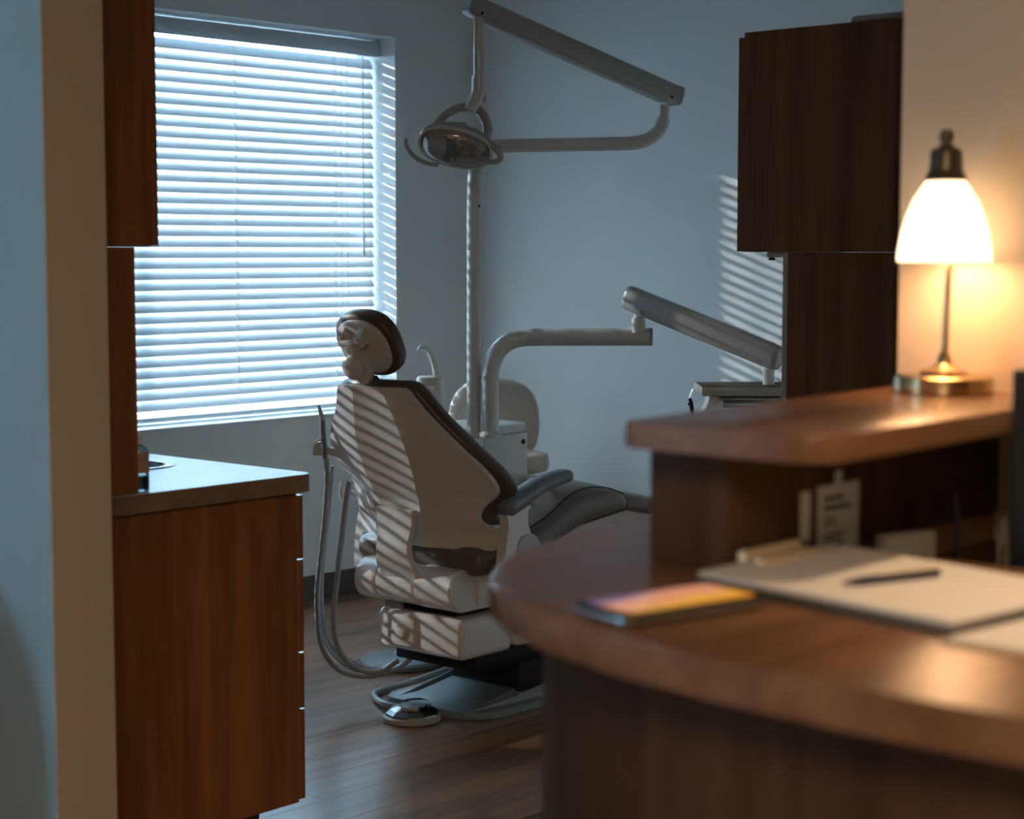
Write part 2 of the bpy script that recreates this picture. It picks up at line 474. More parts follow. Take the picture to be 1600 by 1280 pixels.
bm = B(); lathe(bm, (5.49, YS - .036, 1.43), [(.004, 0), (.007, .01), (.0045, .05), (.008, .09), (.003, .105)], 10); obj('tassel', bm, M_CORD, wand)

# ================================================================== LEFT CABINET RUN
cb = thing('base_cabinet', (2.56, 4.4, 0), 'red-brown wooden base cabinet with drawers under the pale sink counter', 'cabinet')
CX, CY = 2.945, 3.303
bobj('carcass', (2.17, CY + .018, .10), (CX - .022, YW - .01, .752), M_CHERRY, cb)
bobj('end_panel', (2.17, CY, .10), (CX - .022, CY + .018, .867), M_CHERRY, cb, .001, 1)
bobj('toe_kick', (2.17, CY + .06, 0), (CX - .10, YW - .01, .10), M_WALNUT, cb)
zs = [.105, .315, .495, .745, .862]
zs = [.103, .33, .47, .70, .858]
yy = CY
for j in range(3):
    for k in range(4):
        d = bobj('drawer', (CX - .020, yy + .0015, zs[k] + .003), (CX, yy + .60, zs[k + 1] - .003), M_CHERRY, cb, .0012, 1)
        bobj('edge_pull', (CX - .014, yy + .004, zs[k + 1] - .0028), (CX + .0025, yy + .59, zs[k + 1] - .0002), M_STEEL, d)
    yy += .605
# countertop with sink opening
ct = thing('countertop', (2.56, 4.4, .868), 'pale countertop with tan edge and rounded corner around the sink', 'countertop')
SX0, SX1, SY0, SY1 = 2.44, 2.85, 3.66, 4.25
def slab_with_hole(bm, outer, hole, z0, z1):
    """outer and hole: same-count polygons, bridged top and bottom"""
    n = len(outer)
    rows = [[bm.verts.new((x, y, z)) for x, y in poly] for poly, z in ((outer, z0), (outer, z1), (hole, z1), (hole, z0))]
    for i in range(4):
        a, b = rows[i], rows[(i + 1) % 4]
        for j in range(n):
            k = (j + 1) % n
            bm.faces.new((a[j], a[k], b[k], b[j]))
outer = round_poly([(2.17, CY - .018), (CX + .020, CY - .018), (CX + .020, YW - .003), (2.17, YW - .003)], [0, .035, 0, 0], 6)
# resample both outlines by angle around the sink's centre
def ang_poly(poly, c, n=72):
    out = []
    m = len(poly)
    for j in range(n):
        a = 2 * math.pi * j / n; d = Vector((math.cos(a), math.sin(a)))
        best = None
        for i in range(m):
            p, q = Vector(poly[i]), Vector(poly[(i + 1) % m]); e = q - p
            den = d.x * e.y - d.y * e.x
            if abs(den) < 1e-9: continue
            w = p - Vector(c)
            t_ = (w.x * e.y - w.y * e.x) / den; s = (w.x * d.y - w.y * d.x) / den
            if t_ > 0 and -1e-6 <= s <= 1 + 1e-6: best = t_ if best is None else min(best, t_)
        out.append(tuple(Vector(c) + d * best))
    return out
sc = ((SX0 + SX1) / 2, (SY0 + SY1) / 2)
# the slab is four rectangles around the hole plus the rounded nose, joined into one top
bm = B()
prism(bm, round_poly([(2.17, CY - .018), (CX + .020, CY - .018), (CX + .020, SY0), (2.17, SY0)], [0, .035, 0, 0], 6), .868, .910)
box(bm, (2.17, SY0, .868), (SX0, SY1, .910)); box(bm, (SX1, SY0, .868), (CX + .020, SY1, .910)); box(bm, (2.17, SY1, .868), (CX + .020, YW - .003, .910))
obj('slab', bm, M_EDGE, ct, smooth=False)
bm = B()
prism(bm, round_poly([(2.17, CY - .0172), (CX + .0192, CY - .0172), (CX + .0192, SY0), (2.17, SY0)], [0, .035, 0, 0], 6), .910, .9112)
box(bm, (2.17, SY0, .910), (SX0, SY1, .9112)); box(bm, (SX1, SY0, .910), (CX + .0192, SY1, .9112)); box(bm, (2.17, SY1, .910), (CX + .0192, YW - .003, .9112))
obj('laminate_top', bm, M_TOP, ct, smooth=False)
sk = thing('sink', (sc[0], sc[1], .76), 'steel sink basin let into the pale countertop', 'sink')
hole = round_poly([(SX0, SY0), (SX1, SY0), (SX1, SY1), (SX0, SY1)], .09, 8)
def sc_poly(poly, c, dx): return [(c[0] + (x - c[0]) * (1 + dx), c[1] + (y - c[1]) * (1 + dx)) for x, y in poly]
bm = B()
loft(bm, [[V(x, y, zz) for x, y in sc_poly(hole, sc, d)] for d, zz in ((-.25, .762), (-.12, .764), (-.04, .80), (-.02, .905), (0.0, .9135), (.06, .9140), (.075, .9114))], cap=False)
bm.faces.new([bm.verts.new((x, y, .762)) for x, y in sc_poly(hole, sc, -.25)])
bmesh.ops.remove_doubles(bm, verts=bm.verts, dist=1e-5)
obj('basin', bm, M_STEEL, sk)
bm = B(); lathe(bm, (sc[0], sc[1], .7622), [(.045, 0), (.045, .003), (.03, .004), (.028, .001), (0, .001)], 20); obj('drain', bm, M_DSTEEL, sk)

# hutch: wall cabinet on a narrower lower unit standing on the counter
hu = thing('wall_cabinet', (2.34, 4.4, .912), 'red-brown hanging cabinet beside the blind on a narrower lower unit', 'cabinet')
bobj('upper_body', (2.17, CY - .002, 1.4585), (2.502, YW - .01, 2.35), M_CHERRY, hu, .001, 1)
yy = CY - .002
for j in range(4):
    bobj('door', (2.504, yy + .001, 1.460), (2.523, yy + .58, 2.348), M_CHERRY, hu, .001, 1); yy += .585
bobj('lower_body', (2.17, CY, .9115), (2.458, CY + .30, 1.4575), M_CHERRY, hu, .001, 1)
# soap bottle beside the hutch
bt = thing('soap_bottle', (2.486, 3.345, .9115), 'clear slim bottle with amber label and dark liquid at the counter edge', 'bottle')
bc = (2.482, 3.333, .9113)
bm = B(); lathe(bm, bc, [(.020, 0), (.022, .003), (.022, .088), (.018, .098), (.009, .103), (.009, .110)], 20); bo = obj('body', bm, M_BOTTLE, bt)
bm = B(); lathe(bm, bc, [(.0195, .004), (.0195, .034)], 16); obj('liquid', bm, M_TEAL, bo)
bm = B(); lathe(bm, bc, [(.0226, .042), (.0226, .088)], 20); obj('label_band', bm, M_LABEL, bo)
bm = B(); lathe(bm, bc, [(.014, .106), (.014, .120), (.011, .124), (.001, .125)], 14); obj('cap', bm, M_CORD, bt)
# ================================================================== RIGHT CABINET
RX = 4.0
rc = thing('tall_cabinet', (4.15, 2.5, 0), 'dark brown tall wooden cabinet with an overhanging upper unit', 'cabinet')
up = round_poly([(RX, 2.752), (RX, 2.292), (4.316, 2.292), (4.316, 2.752)][::-1], [0, 0, .055, 0], 8)
bm = B(); prism(bm, up, 1.4465, 2.016); ub = obj('upper_body', bm, M_WALNUT, rc, angle=50)
bobj('door', (RX + .004, 2.754, 1.4475), (4.316, 2.773, 2.004), M_WALNUT, rc, .001, 1)
lo = round_poly([(RX + .003, 2.612), (RX + .003, 2.292), (4.316, 2.292), (4.316, 2.612)][::-1], [0, 0, .055, 0], 8)
bm = B(); prism(bm, lo, 0, 1.4455); obj('lower_body', bm, M_WALNUT, rc, angle=50)
bobj('front_edge', (RX + .004, 2.612, 0), (4.316, 2.6285, 1.4455), M_GREYP, rc, .001, 1)
bobj('light_rail', (RX + .02, 2.632, 1.432), (4.3, 2.69, 1.4462), M_GREYP, rc, .003)
bm = B(); lathe(bm, (RX + .06, 2.70, 1.425), [(.010, 0), (.008, .004), (.004, .010), (.004, .022)], 12); obj('hook', bm, M_BLACK, rc)
bm = B(); box(bm, (RX + .05, 2.31, 2.0165), (RX + .25, 2.47, 2.040), .012, 3)
tag(obj('glove_box', bm, M_GREYP), 'low pale box lying on top of the dark tall cabinet', 'box')

# ================================================================== DENTAL CHAIR
YC = 3.96
ch = thing('dental_chair', (4.4, YC, 0), 'dental chair with bone plastic back shell and dark taupe upholstery', 'chair')
# (z, x, ridge half width, half width, forward sweep)
ROWS = [(.545, 3.956, .074, .282, .086), (.557, 3.954, .075, .292, .094), (.600, 3.947, .077, .300, .100), (.637, 3.937, .081, .262, .065), (.676, 3.923, .088, .268, .078),
        (.726, 3.899, .097, .316, .118), (.788, 3.873, .106, .331, .090), (.871, 3.841, .103, .279, .055), (.964, 3.812, .083, .198, .032), (1.020, 3.794, .067, .160, .022), (1.037, 3.789, .064, .150, .020), (1.046, 3.787, .060, .135, .018)]
def interp(rows, z):
    pts = rows
    if z <= pts[0][0]: return pts[0]
    for i in range(len(pts) - 1):
        if pts[i][0] <= z <= pts[i + 1][0]:
            a = pts[max(i - 1, 0)]; b = pts[i]; c = pts[i + 1]; d = pts[min(i + 2, len(pts) - 1)]
            t = (z - b[0]) / (c[0] - b[0])
            out = [z]
            for k in range(1, len(b)):
                h = c[0] - b[0]
                m0 = (c[k] - a[k]) / max(c[0] - a[0], 1e-6) * h; m1 = (d[k] - b[k]) / max(d[0] - b[0], 1e-6) * h
                t2, t3 = t * t, t ** 3
                out.append((2 * t3 - 3 * t2 + 1) * b[k] + (t3 - 2 * t2 + t) * m0 + (-2 * t3 + 3 * t2) * c[k] + (t3 - t2) * m1)
            return out
    return pts[-1]
def back_x(r, y):
    _, x, w, a, b = r
    ay = abs(y)
    if ay <= w: return x + 0.006 * (1 - (ay / w) ** 2)
    return x + b * ((ay - w) / (a - w)) ** 1.12
def cols(r, grow=0.0):
    _, x, w, a, b = r
    A = a + grow
    ys = [-A + (A - w) * k / 5 for k in range(5)] + [-w, -w * .5, 0, w * .5, w] + [w + (A - w) * (k + 1) / 5 for k in range(5)]
    return ys
zs = [.545 + (1.046 - .545) * k / 46 for k in range(47)]
bm = B(); rings = []
for zz in zs:
    r = interp(ROWS, zz); ys = cols(r)
    rings.append([V(back_x(r, yq), YC + yq, zz) for yq in ys] + [V(back_x(r, yq) + .018, YC + yq, zz) for yq in ys[::-1]])
loft(bm, rings); shell = obj('back_shell', bm, M_BONE, ch, angle=13)
shell['label'] = 'glossy bone back shell with two ridges'
# backrest cushion: its dark rim shows all round the shell
zs2 = [.625 + (1.044 - .625) * k / 36 for k in range(37)]
bm = B(); rings = []
def cush_ring(r, zz, grow, T, off):
    ys = cols(r, grow)
    ring = [V(back_x(r, yq) + off, YC + yq, zz) for yq in ys]
    ye = ys[-1]; xe = back_x(r, ye) + off
    bul = .018
    for k in range(1, 6): 
        a = math.pi * k / 6; ring.append(V(xe + T * (1 - math.cos(a)) / 2, YC + ye + bul * math.sin(a), zz))
    ring += [V(back_x(r, yq) + off + T, YC + yq, zz) for yq in ys[::-1]]
    for k in range(1, 6):
        a = math.pi * k / 6; ring.append(V(xe + T * (1 + math.cos(a)) / 2, YC - ye - bul * math.sin(a), zz))
    return ring
for zz in zs2: rings.append(cush_ring(interp(ROWS, zz), zz, .004, .066, .019))
rt = interp(ROWS, 1.046)
for dz, g, T, off in ((.010, .0, .062, .021), (.017, -.012, .050, .027), (.021, -.028, .030, .036)): rings.append(cush_ring(rt, 1.044 + dz, g, T, off))
loft(bm, rings); obj('back_cushion', bm, M_TAUPE, ch, angle=60)
# headrest
lean = Vector((-.44, 0, .90)).normalized(); nb = Vector((-.90, 0, -.44)).normalized(); ey = V(0, 1, 0)
hc = V(3.797, YC, 1.172)
hd = bpy.data.objects.new('headrest', None); COL.objects.link(hd); hd.parent = ch; ORG[hd] = V(3.83, YC, 1.07); hd.location = ORG[hd] - ORG[ch]
bm = B(); pad(bm, hc - nb * .012, ey, lean, nb, .122, .106, .058, 2.5, 40); obj('head_cushion', bm, M_TAUPE, hd, angle=60)
bm = B(); pad(bm, hc + nb * .016, ey, lean, nb, .104, .089, .016, 2.4, 40); obj('head_plate', bm, M_BONE, hd, angle=60)
def hp(u, v, n): return hc + ey * u + lean * v + nb * n
for u in (.060, -.024):
    bm = B()
    loft(bm, [[hp(u + s * .014, .042 + q, n) for s, q in ((-1, -.022), (1, -.022), (1, .026), (-1, .026))] if n < .03 else [hp(u + s * .009, .030 + q, n) for s, q in ((-1, -.014), (1, -.014), (1, .016), (-1, .016))] for n in (.018, .026, .052)])
    obj('bar_clamp', bm, M_BONE, hd, angle=25)
bm = B(); cyl(bm, hp(.058, .026, .044), hp(-.022, .026, .044), .0135); obj('pivot_bar', bm, M_BONE, hd)
bm = B()
loft(bm, [[hp(.018 + s * w, v, n) for s, n in ((-1, .034), (-1, .052), (-.5, .060), (.5, .060), (1, .052), (1, .034))] for v, w in ((.030, .028), (-.01, .032), (-.05, .038), (-.085, .035), (-.105, .024))])
obj('headrest_arm', bm, M_BONE, hd, angle=35)
bm = B(); pad(bm, hp(.024, -.046, .066), ey, lean, nb, .037, .038, .044, 2.1, 28, edge=.55); obj('tilt_knob', bm, M_BONE, hd, angle=60)
bm = B()
loft(bm, [[c + ey * (s * w) + V(n, 0, 0) for s, n in ((-1, -.006), (1, -.006), (1, .006), (-1, .006))] for c, w in ((hp(.006, -.088, .034), .026), (hp(.0, -.112, .030), .028), (V(3.799, YC - .012, 1.064), .032), (V(3.803, YC - .014, 1.043), .032))])
obj('neck_plate', bm, M_DSTEEL, hd, angle=30)

# seat: lofted upholstery along x
def seat_loft(bm, st, n=5.0, seg=40):
    rings = []
    pts = catmull([V(*s[:3]) for s in st], 4); hw = catmull([V(s[3], 0, 0) for s in st], 4)
    for p, h_ in zip(pts, hw):
        x, zt, zb = p; c = V(x, YC, (zt + zb) / 2)
        ring = superell(c, V(0, 1, 0), V(0, 0, 1), h_.x, (zt - zb) / 2, n=3.4, seg=seg)
        rings.append(ring)
    loft(bm, rings)
bm = B()
seat_loft(bm, [(3.985, .525, .490, .20), (3.995, .550, .470, .255), (4.03, .568, .452, .275), (4.15, .580, .450, .283), (4.30, .630, .485, .285), (4.42, .688, .530, .285), (4.52, .706, .556, .283), (4.62, .695, .572, .280), (4.70, .668, .580, .272), (4.735, .635, .590, .24)])
seat = obj('seat_cushion', bm, M_SEAT, ch, angle=60)
for dy, dz in ((-.262, -.014), (.262, -.014), (-.12, -.0015), (.12, -.0015)):
    bm = B(); tube(bm, [V(4.12, YC + dy, .577 + dz), V(4.30, YC + dy, .629 + dz), V(4.42, YC + dy, .687 + dz), V(4.52, YC + dy, .7055 + dz), V(4.62, YC + dy, .694 + dz), V(4.70, YC + dy, .667 + dz)], .0022, 6, 5)
    obj('seam', bm, M_BLACK, seat)
bm = B()
seat_loft(bm, [(4.735, .625, .592, .22), (4.76, .650, .578, .25), (4.90, .628, .545, .255), (5.10, .575, .495, .25), (5.25, .535, .465, .23), (5.29, .515, .48, .18)])
obj('leg_rest', bm, M_SEAT, ch, angle=60)
bm = B(); loft(bm, [[V(x, YC + s, z_) for s, z_ in ((-.2, zb), (.2, zb), (.235, zt), (-.235, zt))] for x, zb, zt in ((4.05, .43, .465), (4.35, .45, .51), (4.50, .50, .565), (4.75, .55, .59), (5.2, .45, .49))])
obj('seat_frame', bm, M_BONE, ch, angle=30)
# strap that carries the back
bm = B()
sp = catmull([V(3.914, 0, .662), V(3.914, 0, .60), V(3.902, 0, .545), V(3.908, 0, .50), V(3.928, 0, .455), V(3.940, 0, .425)], 5)
loft(bm, [[V(p.x + n, YC + .008 + s * (.077 + .006 * math.cos(i * .35)), p.z) for s, n in ((-1, 0), (-.93, -.006), (.93, -.006), (1, 0), (1, .012), (-1, .012))] for i, p in enumerate(sp)])
obj('back_strap', bm, M_BONE, ch, angle=40)
# pivot housing: D-shaped profile in XZ carried across the chair in three sections
def housing(name, y0, y1, x1=4.30, r=.066, cx=3.985, cz=.420, parent=ch, rr=0.0):
    pr_ = [V(cx + r * math.cos(a), 0, cz + r * math.sin(a)) for a in [math.pi / 2 + math.pi * k / 12 for k in range(13)]]
    pr_ += [V(x1, 0, cz - r), V(x1, 0, cz + r)]
    bm = B(); c = V(cx + .05, 0, cz)
    def sect(y, s): return [V(c.x + (p.x - c.x) * s, y, c.z + (p.z - c.z) * s) for p in pr_]
    loft(bm, [sect(y0, .95), sect(y0 + .006, 1), sect(y1 - .006, 1), sect(y1, .95)])
    return obj(name, bm, M_BONE, parent, angle=30)
housing('pivot_housing', 4.075, 4.165)
housing('pivot_housing', 3.905, 4.073, r=.064)
housing('pivot_housing', 3.745, 3.903)
# side flank under the seat
bm = B(); loft(bm, [[V(x, y_, z_) for y_, z_ in ((3.735, zb), (4.17, zb), (4.17, zt), (3.735, zt))] for x, zb, zt in ((4.04, .37, .494), (4.30, .38, .50), (4.62, .44, .50))])
obj('side_cover', bm, M_BONE, ch, angle=30)
# lower lift box with its boss, and the long lift arm
bm = B(); box(bm, (3.965, 3.735, .205), (4.20, 4.105, .332), .022, 4); lb = obj('lift_box', bm, M_BONE, ch)
bm = B(); pad(bm, V(3.968, 3.985, .272), V(0, 1, 0), V(0, 0, 1), V(1, 0, 0), .055, .050, .03, 5, 28); obj('cover_plate', bm, M_BONE, lb)
bm = B(); pad(bm, V(3.955, 3.985, .272), V(0, 1, 0), V(0, 0, 1), V(1, 0, 0), .024, .026, .022, 2, 20); obj('boss', bm, M_BONE, lb)
bm = B(); box(bm, (4.00, 3.80, .325), (4.16, 4.05, .362)); obj('dark_slot', bm, M_BLACK, lb, smooth=False)
bm = B(); box(bm, (3.985, 4.02, .330), (4.03, 4.09, .362), .006); obj('latch', bm, M_GREYP, lb)
bm = B(); box(bm, (4.205, 3.725, .215), (4.95, 4.16, .345), .020, 3); obj('lift_arm', bm, M_BONE, ch)
bm = B(); box(bm, (4.06, 3.77, .150), (4.92, 4.12, .212), .01); obj('arm_underside', bm, M_BLACK, ch)
bm = B(); box(bm, (4.30, 3.80, .04), (4.75, 4.10, .155), .015); obj('lift_strut', bm, M_DARKGAP, ch)
# base plate
bp_ = round_poly([(4.035, 3.745), (5.15, 3.70), (5.15, 4.22), (4.035, 4.165)], [.10, .12, .12, .07], 8)
bm = B(); prism(bm, bp_, 0.001, .024, .006, 2); base = obj('base_plate', bm, M_BASEPL, ch)
bm = B()
loft(bm, [[V(x, YC - w, .022), V(x, YC - w + .03, .022 + h_), V(x, YC + w - .03, .022 + h_), V(x, YC + w, .022)] for x, w, h_ in ((4.12, .17, .001), (4.30, .165, .030), (4.60, .16, .085), (5.0, .16, .085), (5.1, .14, .01))])
obj('raised_centre', bm, M_BASEPL, base, angle=20)
for s in (-1, 1):
    bm = B(); loft(bm, [[V(x, YC + s * (w - .012), .022), V(x, YC + s * w, .022), V(x, YC + s * (w - .004), .022 + h_), V(x, YC + s * (w - .010), .022 + h_)] for x, w, h_ in ((4.08, .165, .002), (4.25, .185, .020), (4.55, .20, .060), (5.05, .21, .060))])
    obj('side_flange', bm, M_BASEPL, base, angle=30)
# armrests
for s in (-1, 1):
    ya = YC + s * .310
    ar = bpy.data.objects.new('armrest', None); COL.objects.link(ar); ar.parent = ch; ORG[ar] = V(4.060, ya, .45); ar.location = ORG[ar] - ORG[ch]
    pts = catmull([V(4.046, ya, .672), V(4.061, ya, .676), V(4.116, ya, .694), V(4.196, ya, .724), V(4.276, ya, .742), V(4.351, ya, .750), V(4.371, ya, .748)], 4)
    bm = B(); rings = []
    n = len(pts)
    for i, p in enumerate(pts):
        q = i / (n - 1); dd_ = min((p - pts[0]).length, (p - pts[-1]).length) / .034; e = math.sqrt(max(0, 1 - (1 - min(1, dd_)) ** 2))
        d = (pts[min(i + 1, n - 1)] - pts[max(i - 1, 0)]).normalized(); up_ = d.cross(V(0, -1, 0)).normalized()
        rings.append(superell(p, V(0, 1, 0), up_, (.038 - .008 * q) * max(e, .05), (.033 - .014 * q) * max(e, .05), 2.8, 20))
    loft(bm, rings); obj('arm_pad', bm, M_ARMPAD, ar, angle=60)
    bm = B()
    loft(bm, [[V(x0, ya - .018, z_), V(x1, ya - .018, z_), V(x1, ya + .018, z_), V(x0, ya + .018, z_)] for x0, x1, z_ in ((4.040, 4.225, .43), (4.040, 4.220, .48), (4.050, 4.180, .56), (4.063, 4.150, .62), (4.057, 4.150, .66), (4.050, 4.165, .675))])
    post = obj('arm_post', bm, M_BONE, ar, angle=30)
    bm = B(); pad(bm, V(4.150, ya + s * .018, .515), V(1, 0, 0), V(0, 0, 1), V(0, s, 0), .055, .075, .012, 2.6, 24); obj('pivot_cover', bm, M_GREYP, post)
    bm = B(); box(bm, (4.06, min(ya, ya - s * .10), .44), (4.16, max(ya, ya - s * .10), .49), .012, 2); obj('arm_bracket', bm, M_BONE, ar)

# ================================================================== FOOT CONTROL
fc = thing('foot_control', (3.945, 3.935, 0), 'round shiny grey foot control pedal in front of the chair base', 'foot pedal')
fx = V(3.94, 3.925, 0)
bm = B(); lathe(bm, fx, [(.086, .001), (.090, .005), (.090, .017), (.087, .020), (.086, .022)], 40); obj('rim', bm, M_GREYP, fc)
bm = B(); lathe(bm, fx, [(.085, .021), (.083, .027), (.070, .038), (.052, .046), (.045, .048), (0.001, .049)], 10); obj('faceted_dome', bm, M_DSTEEL, fc, angle=12)
bm = B(); obox(bm, fx + V(-.03, -.02, .046), (.055, .040, .016), rz=math.radians(-48), ry=math.radians(8), bev=.005); obj('toe_pad', bm, M_GREYP, fc)
bm = B()
a_ = P(640, 1098, 5.66); tube(bm, [P(631, 1108, 5.62), P(629, 1098, 5.64), P(640, 1093, 5.66), P(658, 1092, 5.66), P(668, 1094, 5.64), P(672, 1101, 5.60), P(674, 1110, 5.58)], .0036, 8, 5); obj('carry_handle', bm, M_DSTEEL, fc)
bm = B(); tube(bm, [V(3.985, 3.985, .018), V(3.99, 4.04, .014), V(4.0, 4.12, .012), V(4.06, 4.22, .012), V(4.14, 4.245, .012), V(4.26, 4.235, .018), V(4.42, 4.19, .05)], .010, 10, 8); obj('hose', bm, M_HOSE, fc)
# round plate beyond
fp = thing('floor_disc', (4.48, 4.50, 0), 'flat round grey-blue disc on the floor behind the chair base', 'disc')
bm = B(); lathe(bm, (4.47, 4.50, 0), [(.143, .001), (.148, .006), (.148, .018), (.140, .026), (.04, .034), (.001, .034)], 48); obj('plate', bm, M_BASEPL, fp)
bm = B(); lathe(bm, (4.47, 4.50, .033), [(.035, 0), (.030, .012), (.02, .014), (.001, .014)], 20); obj('hub', bm, M_GREYP, fp)

# ================================================================== DENTAL UNIT (side box with the delivery arm)
du = thing('dental_unit', (4.86, 4.59, 0), 'white dental unit box with a bent delivery pipe and instrument tray', 'dental unit')
UX0, UX1, UY0, UY1, UZ = 4.69, 5.105, 4.46, 4.72, .815
bobj('cabinet_body', (UX0 + .01, UY0 + .012, .26), (UX1 - .008, UY1, UZ - .034), M_WHITEP, du, .008, 2)
bm = B(); prism(bm, round_poly([(UX0, UY0 - .004), (UX1, UY0 - .004), (UX1, UY1 + .004), (UX0, UY1 + .004)], [.03, .05, .03, .03], 6), UZ - .032, UZ, .007, 3); obj('top_cover', bm, M_WHITEP, du, angle=40)
for x0, x1 in ((UX0 + .012, 4.853), (4.856, UX1 - .010)):
    d_ = bobj('front_panel', (x0, UY0 + .002, .28), (x1, UY0 + .012, UZ - .037), M_WHITEP, du, .003, 2)
    if x1 > 5: 
        bm = B(); lathe(bm, (0, 0, 0), [(.010, 0), (.010, .004), (.006, .005), (.001, .004)], 16, Matrix.Translation((5.070, UY0 + .003, .745)) @ Matrix.Rotation(math.pi / 2, 4, 'X')); obj('lock', bm, M_BLACK, d_)
bm = B(); box(bm, (UX0 + .05, UY0 + .05, .0), (UX1 - .1, UY1 - .03, .262)); obj('plinth', bm, M_GREYP, du, smooth=False)
TP = 6.26
q0 = P(766, 664, TP); q0.z = UZ - .002
bm = B(); tube(bm, [q0, P(766, 640, TP), P(765, 600, TP), P(768, 572, TP), P(779, 548, TP), P(798, 533, TP), P(826, 527.5, TP), P(880, 527, TP - .03), P(1017, 526.5, TP - .10)], .0300, 24, 5); pipe = obj('delivery_pipe', bm, M_WHITEP, du, angle=60)
bm = B(); lathe(bm, q0, [(.040, 0), (.040, .010), (.034, .016), (.031, .022)], 28); obj('pipe_collar', bm, M_WHITEP, pipe)
bm = B(); e0 = P(1014, 526.5, TP - .10); e1 = P(1019, 526.5, TP - .10); cyl(bm, e0, e1, .0305); obj('pipe_end_cap', bm, M_GREYP, pipe)
TD = TP - .10
bm = B(); cyl(bm, P(998, 520, TD), P(998, 496, TD), .0235); cyl(bm, P(998, 497, TD), P(998, 484, TD), .016); obj('knuckle', bm, M_WHITEP, du)
def beam(bm, a, b, w, h_, n=3.5, ends=True, up=V(0, 0, 1)):
    a, b = Vector(a), Vector(b); d = (b - a).normalized(); s = d.cross(up).normalized(); u = s.cross(d)
    L = (b - a).length
    rings = []
    for t_, k in ((0, .72), (.006, .92), (.018, 1), (L - .018, 1), (L - .006, .92), (L, .72)):
        rings.append(superell(a + d * t_, s, u, w / 2 * k, h_ / 2 * k, n, 28))
    loft(bm, rings)
b0, b1 = P(979, 464, TD - .01), P(1219, 562, TD - .38)
bm = B(); beam(bm, b0, b1, .062, .080); sa = obj('spring_arm', bm, M_GREYP, du, angle=35)
dd = (b1 - b0).normalized()
for k in (.14, .90):
    c_ = b0.lerp(b1, k) + V(0, 0, -.024); s_ = dd.cross(V(0, 0, 1)).normalized()
    bm = B(); cyl(bm, c_ - s_ * .033 , c_ + s_ * .033, .005, seg=12); obj('pivot_screw', bm, M_STEEL, sa)
bm = B(); beam(bm, b0 + dd * .012 + V(0, 0, .034), b1 - dd * .012 + V(0, 0, .034), .034, .018); obj('arm_ridge', bm, M_GREYP, sa, angle=40)
TT = TD - .36
bm = B(); cyl(bm, P(1201, 576, TT), P(1201, 601, TT), .019); obj('tray_post', bm, M_WHITEP, du)
rzv = YAW - math.pi / 2
tc_ = P(1180, 607, TT)
bm = B()
for sz, zo in (((.36, .26, .006), -.012),): obox(bm, tc_ + V(0, 0, zo), sz, rz=rzv, bev=.002)
ax, ay_ = Vector((math.cos(rzv), math.sin(rzv), 0)), Vector((-math.sin(rzv), math.cos(rzv), 0))
for c_, sz in ((ax * .180, (.008, .27, .024)), (ax * -.180, (.008, .27, .024)), (ay_ * .132, (.36, .008, .024)), (ay_ * -.132, (.36, .008, .024))):
    obox(bm, tc_ + c_, sz, rz=rzv, bev=.003)
obj('tray', bm, M_GREYP, du)
bm = B(); obox(bm, tc_ + V(0, 0, -.055), (.30, .20, .066), rz=rzv, bev=.02, seg=4); obj('control_head', bm, M_WHITEP, du)
bm = B(); cyl(bm, tc_ + ax * -.115 + ay_ * -.112 + V(0, 0, -.04), tc_ + ax * .12 + ay_ * -.112 + V(0, 0, -.043), .014, .011); obj('handpiece_rest', bm, M_STEEL, du)
bm = B(); loft(bm, [[tc_ + ax * (x + s) + ay_ * y_ + V(0, 0, z_) for s, y_ in ((0, -.10), (.03, -.10), (.03, .0), (0, .0))] for x, z_ in ((-.155, -.018), (-.165, -.05), (-.185, -.085))]); obj('side_bracket', bm, M_WHITEP, du, smooth=False)
bm = B(); tube(bm, [P(1082, 650, TT - .05), P(1080, 632, TT - .05), P(1078, 622, TT - .05)], [.006, .007, .005], 10, 4); hpz = obj('handpiece', bm, M_BLACK, du)
bm = B(); tube(bm, [P(1078, 624, TT - .05), P(1080, 616, TT - .05), P(1084, 609, TT - .05)], [.0035, .003, .0045], 8, 4); obj('handpiece_tip', bm, M_STEEL, hpz)
bm = B(); cyl(bm, P(1080, 634, TT - .05), P(1075, 631, TT - .05), .003); obj('handpiece_lever', bm, M_BLACK, hpz)

# ================================================================== OPERATING LIGHT
ol = thing('operating_light', (4.84, 4.53, UZ), 'dental operating light on a tall pole with jointed overhead arms', 'lamp')
p0 = P(740.5, 661, TP + .02); p0.z = UZ - .002
bm = B(); tube(bm, [p0, P(740.5, 560, TP + .02), P(740.5, 420, TP + .02), P(740.5, 322, TP + .02)], .0245, 22); pole = obj('pole', bm, M_WHITEP, ol)
bm = B(); lathe(bm, p0, [(.034, 0), (.034, .008), (.028, .014), (.0255, .018)], 28); obj('pole_collar', bm, M_WHITEP, pole)
TA = TP + .02
bm = B(); tube(bm, [P(740.8, 340, TA), P(741, 300, TA), P(742, 275, TA), P(748, 248, TA), P(760, 234, TA), P(782, 228.5, TA), P(850, 227, TA - .02), P(950, 225, TA - .05), P(990, 223.5, TA - .06), P(1014, 217, TA - .06), P(1030, 203, TA - .06), P(1037, 184, TA - .06)], [.0238, .0238, .0235, .0235, .023, .023, .023], 22, 5); obj('swing_arm', bm, M_WHITEP, ol, angle=60)
bm = B(); lathe(bm, (0, 0, 0), [(.004, 0), (.004, .003), (.001, .0035)], 12, Matrix.Translation(P(749, 322, TA - .0235)) @ _F.to_track_quat('-Z', 'Y').to_matrix().to_4x4()); obj('set_screw', bm, M_BLACK, pole)
TE = TA - .06
